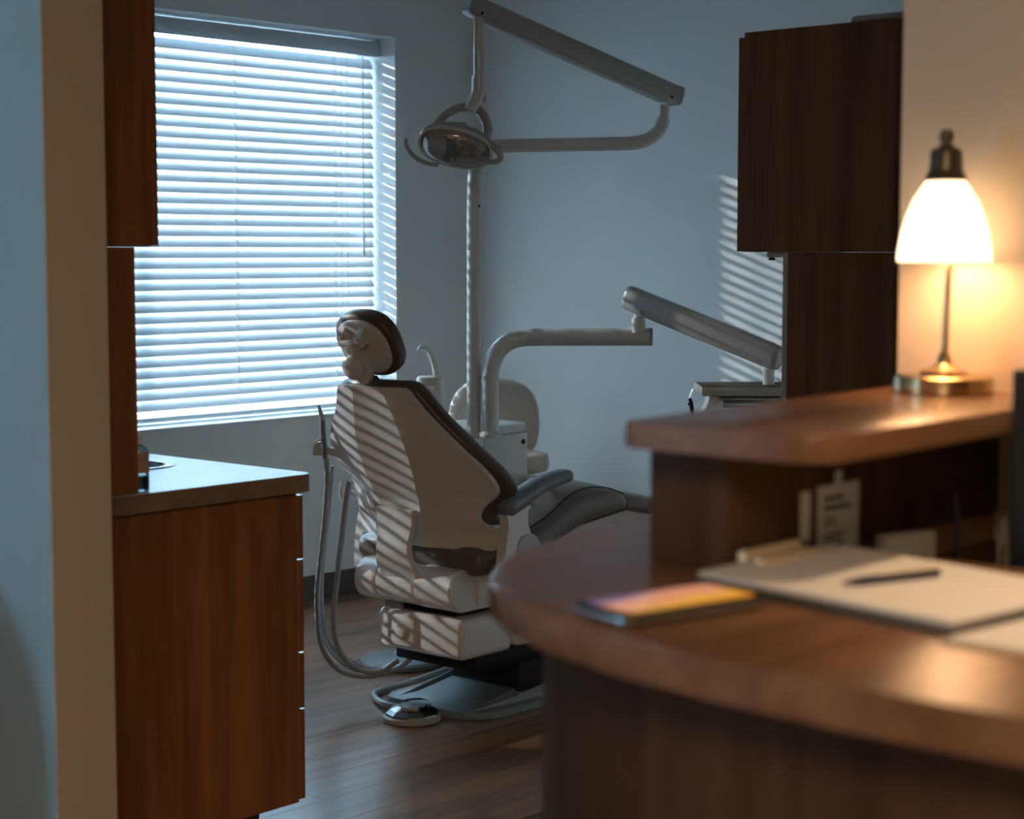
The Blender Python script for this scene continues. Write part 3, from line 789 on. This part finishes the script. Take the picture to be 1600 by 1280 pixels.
bm = B(); cyl(bm, P(1037, 186, TE), P(1037.5, 164, TE), .0165); obj('elbow_pin', bm, M_WHITEP, ol)
s0, s1 = P(1060, 152, TE - .005), P(730, 6, TE - .42)
bm = B(); beam(bm, s0, s1, .066, .062, 5); sp_ = obj('spring_arm', bm, M_GREYP, ol, angle=35)
ds = (s1 - s0).normalized(); us = ds.cross(V(0, 0, 1)).normalized().cross(ds)
bm = B(); beam(bm, s0 + ds * .05 - us * .026, s1 - ds * .05 - us * .026, .054, .026, 4); obj('lower_channel', bm, M_GREYP, sp_, angle=35)
bm = B(); beam(bm, s0 - ds * .004, s0 + ds * .028, .070, .066, 5); obj('end_cap', bm, M_GREYP, sp_, angle=35)
for q, k in ((.055, 1), (.95, 1)):
    c_ = s0.lerp(s1, q) - us * .018; s_ = ds.cross(V(0, 0, 1)).normalized()
    bm = B(); cyl(bm, c_ - s_ * .0345, c_ + s_ * .0345, .0045, seg=12); obj('pivot_screw', bm, M_BLACK, sp_)
TL = TE - .41
bm = B(); tube(bm, [P(748, 22, TL), P(748, 122, TL)], .0165, 20); drop = obj('drop_tube', bm, M_WHITEP, ol)
bm = B(); tube(bm, [P(748.5, 119, TL), P(748.5, 140, TL), P(746, 150, TL), P(739, 163, TL), P(735, 172, TL)], [.023, .023, .022, .021, .020], 20, 5); obj('elbow', bm, M_WHITEP, drop, angle=60)
bm = B(); obox(bm, P(756, 152, TL), (.014, .014, .03), rz=rzv, bev=.003); obj('stop_block', bm, M_GREYP, drop)
# lamp head
lh = bpy.data.objects.new('lamp_head', None); COL.objects.link(lh); lh.parent = ol; hC = P(712, 228, TL - .02); ORG[lh] = hC; lh.location = hC - ORG[ol]
rv = _R; up_w = V(0, 0, 1); fw = _H
# the head looks down and towards the camera; its axis frame
na = (-up_w * .72 - fw * .66 - rv * .14).normalized()
ua = (rv * .93 - up_w * .24 ).normalized(); ua = (ua - na * ua.dot(na)).normalized(); va = na.cross(ua)
if va.z < 0: va = -va
def hq(u, v, n): return hC + ua * u + va * v + na * n
bm = B()
loft(bm, [superell(hC + na * n, ua, va, a, b, 2.3, 40) for n, a, b in ((-.050, .050, .034), (-.046, .070, .052), (-.030, .100, .070), (-.008, .116, .082), (.004, .118, .084))], cap=True)
obj('housing', bm, M_GREYP, lh, angle=40)
bm = B()
loft(bm, [superell(hC + na * n, ua, va, a, b, 2.3, 40) for n, a, b in ((.004, .119, .085), (.012, .1195, .0855), (.014, .112, .078), (.006, .108, .074))], cap=False)
obj('bezel', bm, M_WHITEP, lh, angle=40)
bm = B()
loft(bm, [superell(hC + na * n, ua, va, a, b, 2.3, 40) for n, a, b in ((.006, .108, .075), (.020, .100, .068), (.036, .078, .050), (.044, .046, .028), (.047, .01, .006))], cap=True)
obj('lens', bm, M_LENS, lh, angle=60)
bm = B()
loft(bm, [superell(hC + na * n, ua, va, a, b, 2.3, 24) for n, a, b in ((.0065, .104, .072), (.0055, .07, .05), (.0050, .03, .02), (.0048, .004, .003))], cap=True)
obj('reflector', bm, M_WHITEP, lh, angle=60)
bm = B(); 
for k in range(7):
    c_ = hq(.012 + k * .011, .004, .010); box(bm, (-.004, -.040 + .003 * k, -.003), (.004, .040 - .003 * k, .003), 0, 1, Matrix.Translation(c_) @ Matrix(((ua.x, va.x, na.x), (ua.y, va.y, na.y), (ua.z, va.z, na.z))).to_4x4())
obj('reflector_ribs', bm, M_AMBER, lh, smooth=False)
bm = B(); tube(bm, [hq(-.02, .05, .012), hq(-.010, .01, .020), hq(-.012, -.028, .024)], [.020, .017, .024], 16); obj('bulb_shield', bm, M_DSTEEL, lh)
bm = B(); lathe(bm, (0, 0, 0), [(.008, 0), (.008, .006), (.004, .008)], 12, Matrix.Translation(hq(.092, .006, .010)) @ na.to_track_quat('Z', 'Y').to_matrix().to_4x4()); obj('lens_screw', bm, M_BLACK, lh)
bm = B(); box(bm, (-.036, -.020, -.016), (.036, .020, .016), .008, 3, Matrix.Translation(P(711, 199, TL - .01)) @ Matrix.Rotation(rzv, 4, 'Z')); obj('switch_box', bm, M_GREYP, lh)
# yoke ring and the two grab handles
yk = [P(676, 208, TL + .02), P(684, 192, TL + .02), P(700, 177, TL + .02), P(722, 168, TL + .02), P(744, 171, TL + .01), P(757, 184, TL), P(762, 204, TL - .01), P(755, 222, TL - .02), P(746, 228, TL - .02)]
bm = B(); tube(bm, yk, [.008, .012, .013, .014, .015, .015, .015, .013, .010], 12, 6); obj('yoke', bm, M_GREYP, lh, angle=60)
bm = B(); tube(bm, [P(636, 217, TL - .06), P(634, 222, TL - .06), P(638, 234, TL - .06), P(650, 247, TL - .06), P(666, 255, TL - .05), P(684, 258, TL - .03)], [.006, .006, .007, .007, .007, .006], 10, 6); obj('grab_handle', bm, M_GREYP, lh, angle=60)
bm = B(); tube(bm, [P(741, 209, TL - .05), P(750, 213, TL - .05), P(765, 223, TL - .05), P(778, 236, TL - .05), P(782, 246, TL - .05), P(776, 252, TL - .04), P(762, 253, TL - .03), P(752, 250, TL - .02)], [.007, .009, .010, .010, .010, .009, .008, .006], 10, 6); obj('grab_handle', bm, M_GREYP, lh, angle=60)

# ================================================================== CUSPIDOR
cu = thing('cuspidor', P(678, 700, 6.62) * 1, 'white spittoon tower with a curved water spout behind the chair', 'cuspidor')
TC = 6.40
def cring(px0, px1, py, dpt):
    a, b = P(px0, py, TC - dpt / 2), P(px1, py, TC - dpt / 2); h_ = _H * dpt
    c = (a + b) / 2 + h_ / 2; return superell(c, (b - a) / 2, h_ / 2, 1, 1, 4.5, 28)
bm = B(); loft(bm, [cring(640, 703, 760, .15), cring(644, 699, 660, .14), cring(648, 696, 610, .13), cring(650, 693.5, 603, .125)]); obj('tower', bm, M_WHITEP, cu, angle=40)
pb_ = P(670, 700, TC); bm = B(); box(bm, (pb_.x - .06, pb_.y - .06, 0), (pb_.x + .06, pb_.y + .06, P(670, 755, TC).z), .01); obj('pedestal', bm, M_WHITEP, cu)
bm = B(); loft(bm, [cring(649, 695, 602.5, .128), cring(650, 694, 592, .126), cring(652, 692, 590.5, .12)]); obj('top_cap', bm, M_WHITEP, cu, angle=40)
bm = B(); lathe(bm, P(640, 606, TC), [(.03, -.05), (.06, -.03), (.085, .012), (.088, .018), (.082, .018), (.05, -.02), (.001, -.03)], 28); obj('bowl', bm, M_WHITEP, cu, angle=50)
bm = B(); tube(bm, [P(683.5, 593, TC), P(682, 578, TC), P(677, 560, TC), P(671, 548, TC), P(664, 543.5, TC), P(657, 544, TC), P(655, 548, TC)], [.0165, .015, .013, .0115, .010, .008, .008], 14, 6); obj('spout', bm, M_WHITEP, cu, angle=60)

# ================================================================== ASSISTANT INSTRUMENT HOLDER + HOSES (left of the chair)
TI = 5.72
ih = thing('instrument_holder', P(505, 712, TI), 'white instrument holder with suction wand and looping hoses left of the chair', 'instrument holder')
bm = B()
h0 = P(500, 703, TI)
loft(bm, [[P(px, py, TI + d_) for px, py, d_ in ((489 + k, 712, 0), (489.5 + k, 697, 0), (494 + k, 692, 0), (508, 689, 0), (513, 712, 0))] for k, d_ in ((0, 0),)] + [[P(px, py, TI + .05) for px, py in ((494, 710), (494, 694), (498, 690), (510, 687), (515, 710))]]); obj('holder_block', bm, M_WHITEP, ih, smooth=False)
bm = B(); tube(bm, [P(512, 704, TI + .02), P(535, 712, TI + .05), P(575, 722, TI + .12)], .012, 12); obj('holder_arm', bm, M_WHITEP, ih)
bm = B(); tube(bm, [P(497.5, 633, TI - .01), P(500, 641, TI - .01), P(504, 657, TI - .01)], [.0045, .006, .008], 10, 5); wd = obj('wand_tip', bm, M_GREYP, ih)
bm = B(); tube(bm, [P(504, 657, TI - .01), P(505, 680, TI - .01), P(507, 702, TI - .01), P(508, 716, TI - .01)], [.0085, .009, .008, .007], 12, 5); obj('suction_wand', bm, M_ARMPAD, ih)
bm = B(); tube(bm, [P(493, 692, TI + .03), P(496, 689, TI + .03), P(506, 687, TI + .03)], .003, 8, 4); obj('wire_loop', bm, M_DSTEEL, ih)
H = [([(508, 714), (511, 745), (508, 800), (502, 860), (496, 915), (495.5, 960), (503, 1010), (525, 1043), (556, 1056), (592, 1054), (625, 1042), (646, 1026)], .0085, 0),
     ([(519, 728), (516, 770), (509, 830), (503, 890), (502, 940), (508, 985), (524, 1015), (552, 1036), (590, 1046), (622, 1033)], .0082, .05),
     ([(546, 752), (540, 790), (533, 850), (526, 910), (521, 965), (526, 1005), (543, 1034), (570, 1049), (598, 1048), (622, 1031)], .0088, -.02),
     ([(511, 716), (513, 745), (511, 790), (505, 850), (499, 905), (498, 945), (503, 990), (520, 1022), (548, 1044), (580, 1052)], .0055, .02)]
for pts, r_, dt in H:
    bm = B(); n = len(pts); tube(bm, [P(x, y_, TI + dt + .05 * i / n) for i, (x, y_) in enumerate(pts)], r_, 10, 6); obj('hose', bm, M_HOSE, ih, angle=60)
bm = B(); tube(bm, [P(533, 752, TI + .06), P(533.5, 768, TI + .06), P(535, 780, TI + .06)], [.004, .008, .006], 10, 4); obj('spare_tip', bm, M_WHITEP, ih)
bm = B(); tube(bm, [P(550, 768, TI + .05), P(556, 776, TI + .05)], [.008, .006], 10); obj('spare_tip', bm, M_WHITEP, ih)

# ================================================================== STOOL behind the unit
TS = 7.55
st = thing('stool', (5.55, 4.95, 0), 'beige round-backed operator stool between the unit and the wall', 'stool')
sb = P(772, 660, TS); su = (rv * .995 + fw * .1).normalized(); sv = V(0, 0, 1)
bm = B(); pad(bm, sb, su, sv, fw, .190, .186, .080, 2.5, 40); obj('backrest', bm, M_STOOL, st, angle=60)
sc_ = sb - fw * .20 + V(0, 0, -.21) + rv * .025
bm = B(); pad(bm, V(sc_.x, sc_.y, .60), rv, fw, V(0, 0, 1), .20, .19, .08, 2.2, 40); obj('seat', bm, M_STOOL, st, angle=60)
bm = B(); tube(bm, [sb - fw * .03 + V(0, 0, -.10), sb - fw * .03 + V(0, 0, -.24), V(sc_.x, sc_.y, .555)], .013, 12, 5); obj('back_stem', bm, M_DSTEEL, st)
bm = B(); cyl(bm, (sc_.x, sc_.y, .06), (sc_.x, sc_.y, .56), .022); obj('gas_column', bm, M_STEEL, st)
for k in range(5):
    a = 2 * math.pi * k / 5 + .3; d_ = V(math.cos(a), math.sin(a), 0)
    bm = B(); tube(bm, [V(sc_.x, sc_.y, .085), V(sc_.x, sc_.y, .062) + d_ * .24], [.018, .012], 10); lg = obj('base_leg', bm, M_GREYP, st)
    bm = B(); cc = V(sc_.x, sc_.y, .026) + d_ * .24; cyl(bm, cc - d_.cross(V(0, 0, 1)) * .012, cc + d_.cross(V(0, 0, 1)) * .012, .025); obj('castor', bm, M_BLACK, lg)

# ================================================================== RECEPTION COUNTER
CTZ = 1.07
rcn = thing('reception_counter', (1.7, .8, 0), 'brown laminate reception counter with a rounded end', 'counter')
edge_l = [(1.352, -.6), (1.352, .62), (1.350, .82), (1.362, .96), (1.382, 1.10), (1.408, 1.205), (1.452, 1.300), (1.515, 1.385), (1.595, 1.450), (1.69, 1.498), (1.80, 1.532), (1.93, 1.560), (2.06, 1.575), (2.20, 1.575)]
top_poly = edge_l + [(2.30, 1.55), (2.38, 1.47), (2.41, 1.392), (2.41, 1.216), (1.995, 1.216), (1.995, -.6)]
bm = B(); prism(bm, top_poly, CTZ - .040, CTZ, .005, 3); obj('counter_top', bm, M_COUNTER, rcn, angle=30)
ins = []
for i, (x, y_) in enumerate(edge_l):
    a = Vector(edge_l[max(i - 1, 0)]); b = Vector(edge_l[min(i + 1, len(edge_l) - 1)]); d_ = (b - a).normalized(); nn = Vector((d_.y, -d_.x))
    ins.append((x + nn.x * .062, y_ + nn.y * .062))
base_poly = ins + [(2.20, 1.40), (2.20, 1.33), (1.78, 1.33), (1.78, 1.10), (1.46, 1.10)] if False else ins + [(2.20, 1.34), (1.96, 1.34), (1.96, -.6)]
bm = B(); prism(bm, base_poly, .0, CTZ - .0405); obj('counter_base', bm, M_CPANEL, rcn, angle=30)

LZ = 1.245
lg_ = thing('transaction_ledge', (2.06, 1.2, CTZ), 'raised brown ledge with rounded corners carrying the lamp', 'ledge')
lp = round_poly([(1.682, 1.050), (2.424, 1.066), (2.424, 1.390), (1.690, 1.338)], [.055, 0, 0, .028], 8)
bm = B(); prism(bm, lp, LZ - .031, LZ, .004, 3); obj('ledge_top', bm, M_COUNTER, lg_, angle=30)
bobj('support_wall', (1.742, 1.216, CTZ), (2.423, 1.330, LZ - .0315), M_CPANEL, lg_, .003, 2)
# low work desk behind the counter, under the ledge
ld = thing('work_desk', (2.2, .6, 0), 'dark low desk behind the reception counter', 'desk')
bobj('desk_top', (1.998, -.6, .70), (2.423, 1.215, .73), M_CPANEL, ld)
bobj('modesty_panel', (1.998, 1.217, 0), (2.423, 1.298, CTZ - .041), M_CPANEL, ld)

# notices hanging inside the ledge
def sheet(name, x0, x1, z0, z1, y_, label, lines):
    s_ = thing(name, ((x0 + x1) / 2, y_, z0), label, 'paper')
    bobj('sheet', (x0, y_ - .0008, z0), (x1, y_, z1), M_NOTICE, s_)
    for (a, b, zz, h_) in lines:
        bobj('printed_line', (x0 + a, y_ - .0014, z0 + zz), (x0 + b, y_ - .0008, z0 + zz + h_), M_INK, s_)
    return s_
nt_ = sheet('notice', 1.936, 2.034, .995, 1.153, 1.2155, 'bluish printed notice hanging under the raised ledge', [(.014, .060, .138, .006), (.014, .078, .126, .006), (.014, .042, .114, .0035), (.014, .046, .106, .0035), (.014, .062, .094, .0035), (.014, .056, .087, .0035), (.014, .060, .080, .0035), (.014, .064, .060, .0035)])
bobj('clip_tab', (1.976, 1.2135, 1.150), (1.990, 1.2153, 1.170), M_NOTICE, nt_)
bm = B(); box(bm, (1.897, 1.2140, .999), (1.918, 1.2156, 1.150)); tag(obj('paper_strip', bm, M_NOTICE, smooth=False), 'narrow pale paper strip beside the printed notice under the ledge', 'paper')
# desk organiser things in the dark
bm = B(); a = P(1374, 836, 2.32); b = P(1456, 832, 2.36); d_ = (b - a); d_.z = 0
for_c = (a + b) / 2; ang = math.atan2(d_.y, d_.x)
obox(bm, (for_c.x, for_c.y, (.731 + a.z) / 2), (d_.length, .018, a.z - .731), rz=ang, bev=.002); tag(obj('card_box', bm, M_CARD), 'grey-brown card box standing on the low desk', 'box')
cup = thing('pen_cup', (2.24, 1.12, .7305), 'black pen cup standing in the dark behind the counter', 'pen cup')
cp = P(1530, 880, 2.40); cp = V(cp.x, cp.y, .7305)
bm = B(); lathe(bm, cp, [(.034, 0), (.038, .004), (.040, .27), (.036, .27), (.034, .01), (.001, .01)], 24); obj('cup', bm, M_BLACK, cup)
for (dx, dy, lx, ly, hh, mm, lab) in ((.01, .0, .03, -.02, .36, M_GREYP, 'pale grey pen leaning in the black cup'), (-.01, .01, -.03, .02, .40, M_NAVY, 'tallest navy pen leaning in the black cup'), (.0, -.012, .0, -.035, .33, M_BRASS, 'short brass pen leaning in the black cup')):
    bm = B(); tube(bm, [cp + V(dx, dy, .012), cp + V(lx, ly, hh)], [.0025, .004, .004, .003], 8, 3); tag(obj('pen', bm, mm), lab, 'pen', 'pens in the black cup')
# monitor at the right edge
mn = thing('monitor', (2.1, .9, CTZ), 'black monitor edge at the right side of the counter', 'monitor')
m0 = P(1583, 578, 2.22); mz0, mz1 = 0.94, m0.z
md = V(.45, -.89, 0).normalized()
bm = B(); c_ = V(m0.x, m0.y, (mz0 + mz1) / 2) + md * .24
obox(bm, c_, (.48, .030, mz1 - mz0), rz=math.atan2(md.y, md.x), bev=.004); obj('panel', bm, M_BLACK, mn)
nn_ = V(-md.y, md.x, 0)
if nn_.x > 0: nn_ = -nn_
bm = B(); obox(bm, c_ + nn_ * .0155, (.46, .002, mz1 - mz0 - .02), rz=math.atan2(md.y, md.x)); obj('screen', bm, M_SCREEN, mn, smooth=False)
bm = B(); obox(bm, V(c_.x, c_.y, .835) - nn_ * .02, (.05, .02, .22), rz=math.atan2(md.y, md.x)); obj('stand_neck', bm, M_BLACK, mn, smooth=False)
bm = B(); obox(bm, V(c_.x, c_.y, .735) - nn_ * .01, (.22, .16, .010), rz=math.atan2(md.y, md.x), bev=.003); obj('stand_foot', bm, M_BLACK, mn)

# ================================================================== DESK LAMP
LP = V(2.350, 1.268, LZ)
dl = thing('desk_lamp', LP, 'lit desk lamp with frosted glass shade and brass stem on the ledge', 'lamp')
k_ = 2.597 / 2860.0
bm = B(); lathe(bm, LP, [(.066, .0005), (.0695, .002), (.0695, .022), (.067, .0245), (.06, .0255), (.001, .0262)], 48); obj('base', bm, M_BRASS, dl)
bm = B(); lathe(bm, LP, [(.036, .026), (.033, .031), (.020, .036), (.012, .041), (.009, .052), (.006, .058)], 32); obj('stem_foot', bm, M_BRASS, dl)
bm = B(); tube(bm, [LP + V(0, 0, .05), LP + rv * .001 + V(0, 0, .10), LP + rv * .003 + V(0, 0, .15), LP + rv * .005 + V(0, 0, .20), LP + rv * .004 + V(0, 0, .25), LP + rv * .0 + V(0, 0, .29)], .0052, 14, 5); obj('stem', bm, M_BRASS, dl)
sc2 = LP - rv * .003
bm = B(); zb = .186
outer_ = [(r * .95, zb + (z_ - zb) * .95) for r, z_ in [(.0690, zb), (.0695, zb + .006), (.0680, zb + .020), (.0640, zb + .044), (.0570, zb + .068), (.0470, zb + .092), (.0355, zb + .110), (.0270, zb + .122), (.0225, zb + .127)]]
inner_ = [(r - .0025, z_) for r, z_ in outer_[::-1]]
rings = [[sc2 + V(r * math.cos(a), r * math.sin(a), z_) for a in [2 * math.pi * j / 48 for j in range(48)]] for r, z_ in outer_ + inner_]
L_ = [[bm.verts.new(p) for p in r] for r in rings]
for i in range(len(L_)):
    a_, b_ = L_[i], L_[(i + 1) % len(L_)]
    for j in range(48): bm.faces.new((a_[j], a_[(j + 1) % 48], b_[(j + 1) % 48], b_[j]))
obj('shade', bm, M_SHADE, dl, angle=60)
bm = B(); lathe(bm, sc2, [(.0280, zb + .114), (.0290, zb + .119), (.0250, zb + .126), (.0235, zb + .132), (.0230, zb + .152), (.0205, zb + .158), (.012, zb + .162), (.010, zb + .164)], 32); obj('cap', bm, M_BRONZE, dl)
bm = B(); lathe(bm, sc2, [(.0085, zb + .160), (.0075, zb + .168), (.0100, zb + .172), (.0105, zb + .178), (.0080, zb + .185), (.001, zb + .187)], 24); obj('finial', bm, M_BRONZE, dl)
bm = B(); lathe(bm, sc2, [(.010, zb + .10), (.010, zb + .07), (.017, zb + .055), (.019, zb + .040), (.014, zb + .024), (.001, zb + .019)], 20); obj('bulb', bm, emit('lit_bulb', (1.0, .82, .6), 20), dl)
pl = bpy.data.lights.new('lamp_light', 'POINT'); pl.energy = 0.4; pl.color = (1.0, .68, .38); pl.shadow_soft_size = .02
pl_o = bpy.data.objects.new('lamp_light', pl); COL.objects.link(pl_o); pl_o.parent = dl; pl_o.location = rv * -.003 + V(0, 0, zb + .006)

# ================================================================== THINGS ON THE COUNTER
# phone
ph = thing('phone', (1.52, 1.13, CTZ), 'smartphone with a bright orange screen lying on the counter', 'phone')
pc_ = V(1.515, 1.128, CTZ); pa = math.radians(-13)
def rrect(w, l, r, n=5): return round_poly([(-l / 2, -w / 2), (l / 2, -w / 2), (l / 2, w / 2), (-l / 2, w / 2)], r, n)
def place(poly, c, a): return [(c.x + x * math.cos(a) - y_ * math.sin(a), c.y + x * math.sin(a) + y_ * math.cos(a)) for x, y_ in poly]
bm = B(); prism(bm, place(rrect(.092, .190, .014), pc_, pa), CTZ + .001, CTZ + .0140, .0025, 3); obj('phone_body', bm, M_BLACK, ph, angle=40)
m, ntx, b = new_mat('phone_screen_glow')
tc = N(ntx, 'ShaderNodeTexCoord'); sx = N(ntx, 'ShaderNodeSeparateXYZ'); ntx.links.new(tc.outputs['Generated'], sx.inputs[0])
no = N(ntx, 'ShaderNodeTexNoise'); no.inputs['Scale'].default_value = 2.2; ntx.links.new(tc.outputs['Generated'], no.inputs['Vector'])
mm_ = N(ntx, 'ShaderNodeMath', operation='MULTIPLY_ADD'); mm_.inputs[1].default_value = .35; ntx.links.new(no.outputs['Fac'], mm_.inputs[0]); ntx.links.new(sx.outputs['Y'], mm_.inputs[2])
rp = N(ntx, 'ShaderNodeValToRGB'); cr = rp.color_ramp
cr.elements[0].position = .12; cr.elements[0].color = (.90, .28, .02, 1); cr.elements[1].position = 1.15 if False else 1.0; cr.elements[1].color = (.14, .07, .16, 1)
for p_, c_ in ((.45, (.90, .42, .06, 1)), (.68, (.80, .30, .16, 1)), (.85, (.75, .32, .20, 1))):
    e_ = cr.elements.new(p_); e_.color = c_
ntx.links.new(mm_.outputs[0], rp.inputs['Fac']); ntx.links.new(rp.outputs[0], b.inputs['Emission Color']); b.inputs['Emission Strength'].default_value = .55
b.inputs['Base Color'].default_value = (.02, .02, .02, 1); b.inputs['Roughness'].default_value = .12
bm = B(); prism(bm, place(rrect(.080, .172, .010), pc_, pa), CTZ + .0141, CTZ + .0146); obj('screen', bm, m, ph, smooth=False)
bm = B(); prism(bm, place([(x + .0, y_) for x, y_ in rrect(.0935, .1915, .0145)], pc_, pa), CTZ + .004, CTZ + .009, .001, 1); obj('metal_frame', bm, M_STEEL, ph)

# clipboard
cl = thing('clipboard', (1.78, 1.04, CTZ), 'dark clipboard with blank paper on the counter', 'clipboard')
quad = [(1.648, 1.200), (1.588, .842), (1.872, .806), (1.945, 1.212)]
bm = B(); prism(bm, round_poly(quad, .015, 4), CTZ + .001, CTZ + .0075, .0015, 2); obj('board', bm, M_BOARD, cl, angle=40)
bm = B(); prism(bm, [(1.672, 1.206), (1.606, .850), (1.868, .818), (1.950, 1.205)], CTZ + .0078, CTZ + .0125); obj('paper', bm, M_PAPER, cl, smooth=False)
ca, cb_ = V(1.725, 1.188, CTZ), V(1.895, 1.196, CTZ)
cm = (ca + cb_) / 2; cang = math.atan2(cb_.y - ca.y, cb_.x - ca.x)
cs = bpy.data.objects.new('clip', None); COL.objects.link(cs); cs.parent = cl; ORG[cs] = cm.copy(); cs.location = ORG[cs] - ORG[cl]
bm = B(); obox(bm, cm + V(0, -.012, .0165), (.115, .020, .006), rz=cang, rx=math.radians(14), bev=.002); obj('clip_plate', bm, M_GOLD, cs)
bm = B(); cyl(bm, V(cm.x - .06, cm.y + .008, CTZ + .0205), V(cm.x + .06, cm.y + .010, CTZ + .0205), .0065); obj('clip_roll', bm, M_GOLD, cs)
bm = B(); lathe(bm, V(cm.x + .068, cm.y + .006, CTZ + .012), [(.008, 0), (.008, .010), (.004, .013)], 12); obj('clip_end', bm, M_BLACK, cs)
# pen
pn = thing('pen', (1.78, 1.0, CTZ + .013), 'navy pen with a silver barrel lying on the clipboard paper', 'pen')
pz = CTZ + .0178
a, b = V(1.704, 1.026, pz), V(1.822, .985, pz)
d_ = (b - a)
bm = B(); tube(bm, [a - d_.normalized() * .012, a, a + d_ * .12, a + d_ * .5], [.0012, .0032, .0048, .0050], 12); obj('grip', bm, M_NAVY, pn)
bm = B(); tube(bm, [a + d_ * .5, b], [.0050, .0046], 12); obj('barrel', bm, M_NAVY, pn)
bm = B(); tube(bm, [a + d_ * .30 + V(0, 0, .0045), b + V(0, 0, .0052)], .0022, 8); obj('pocket_clip', bm, M_GOLD, pn)
# folder under the clipboard's right end
fd = thing('folder', (1.72, .78, CTZ), 'manila folder partly under the right end of the clipboard', 'folder')
bm = B(); prism(bm, [(1.560, .842), (1.560, .60), (1.86, .58), (1.875, .800), (1.59, .838)][::-1], CTZ + .0008, CTZ + .0035); obj('cover', bm, M_FOLDER, fd, smooth=False)
bm = B(); prism(bm, [(1.566, .836), (1.566, .61), (1.85, .59), (1.868, .800), (1.592, .834)][::-1], CTZ + .0036, CTZ + .0055); obj('paper', bm, M_PAPER, fd, smooth=False)

# ================================================================== SHADE CHAIR (out of frame, added to cast a soft shadow on the left wall)
wc = thing('shade_chair', (1.40, 3.55, 0), 'unseen waiting chair added to shade the wall beside it', 'chair')
bm = B(); pad(bm, V(1.62, 3.55, .50), V(0, 1, 0), V(0, 0, 1), V(1, 0, 0), .36, .37, .10, 2.6, 36); obj('backrest', bm, M_DOOR, wc, angle=60)
bm = B(); box(bm, (1.05, 3.25, .36), (1.58, 3.85, .46), .03, 3); obj('seat', bm, M_DOOR, wc)
for x_ in (1.09, 1.62):
    for y_ in (3.32, 3.78):
        bm = B(); cyl(bm, (x_, y_, 0), (x_, y_, .40), .018); obj('leg', bm, M_BLACK, wc)
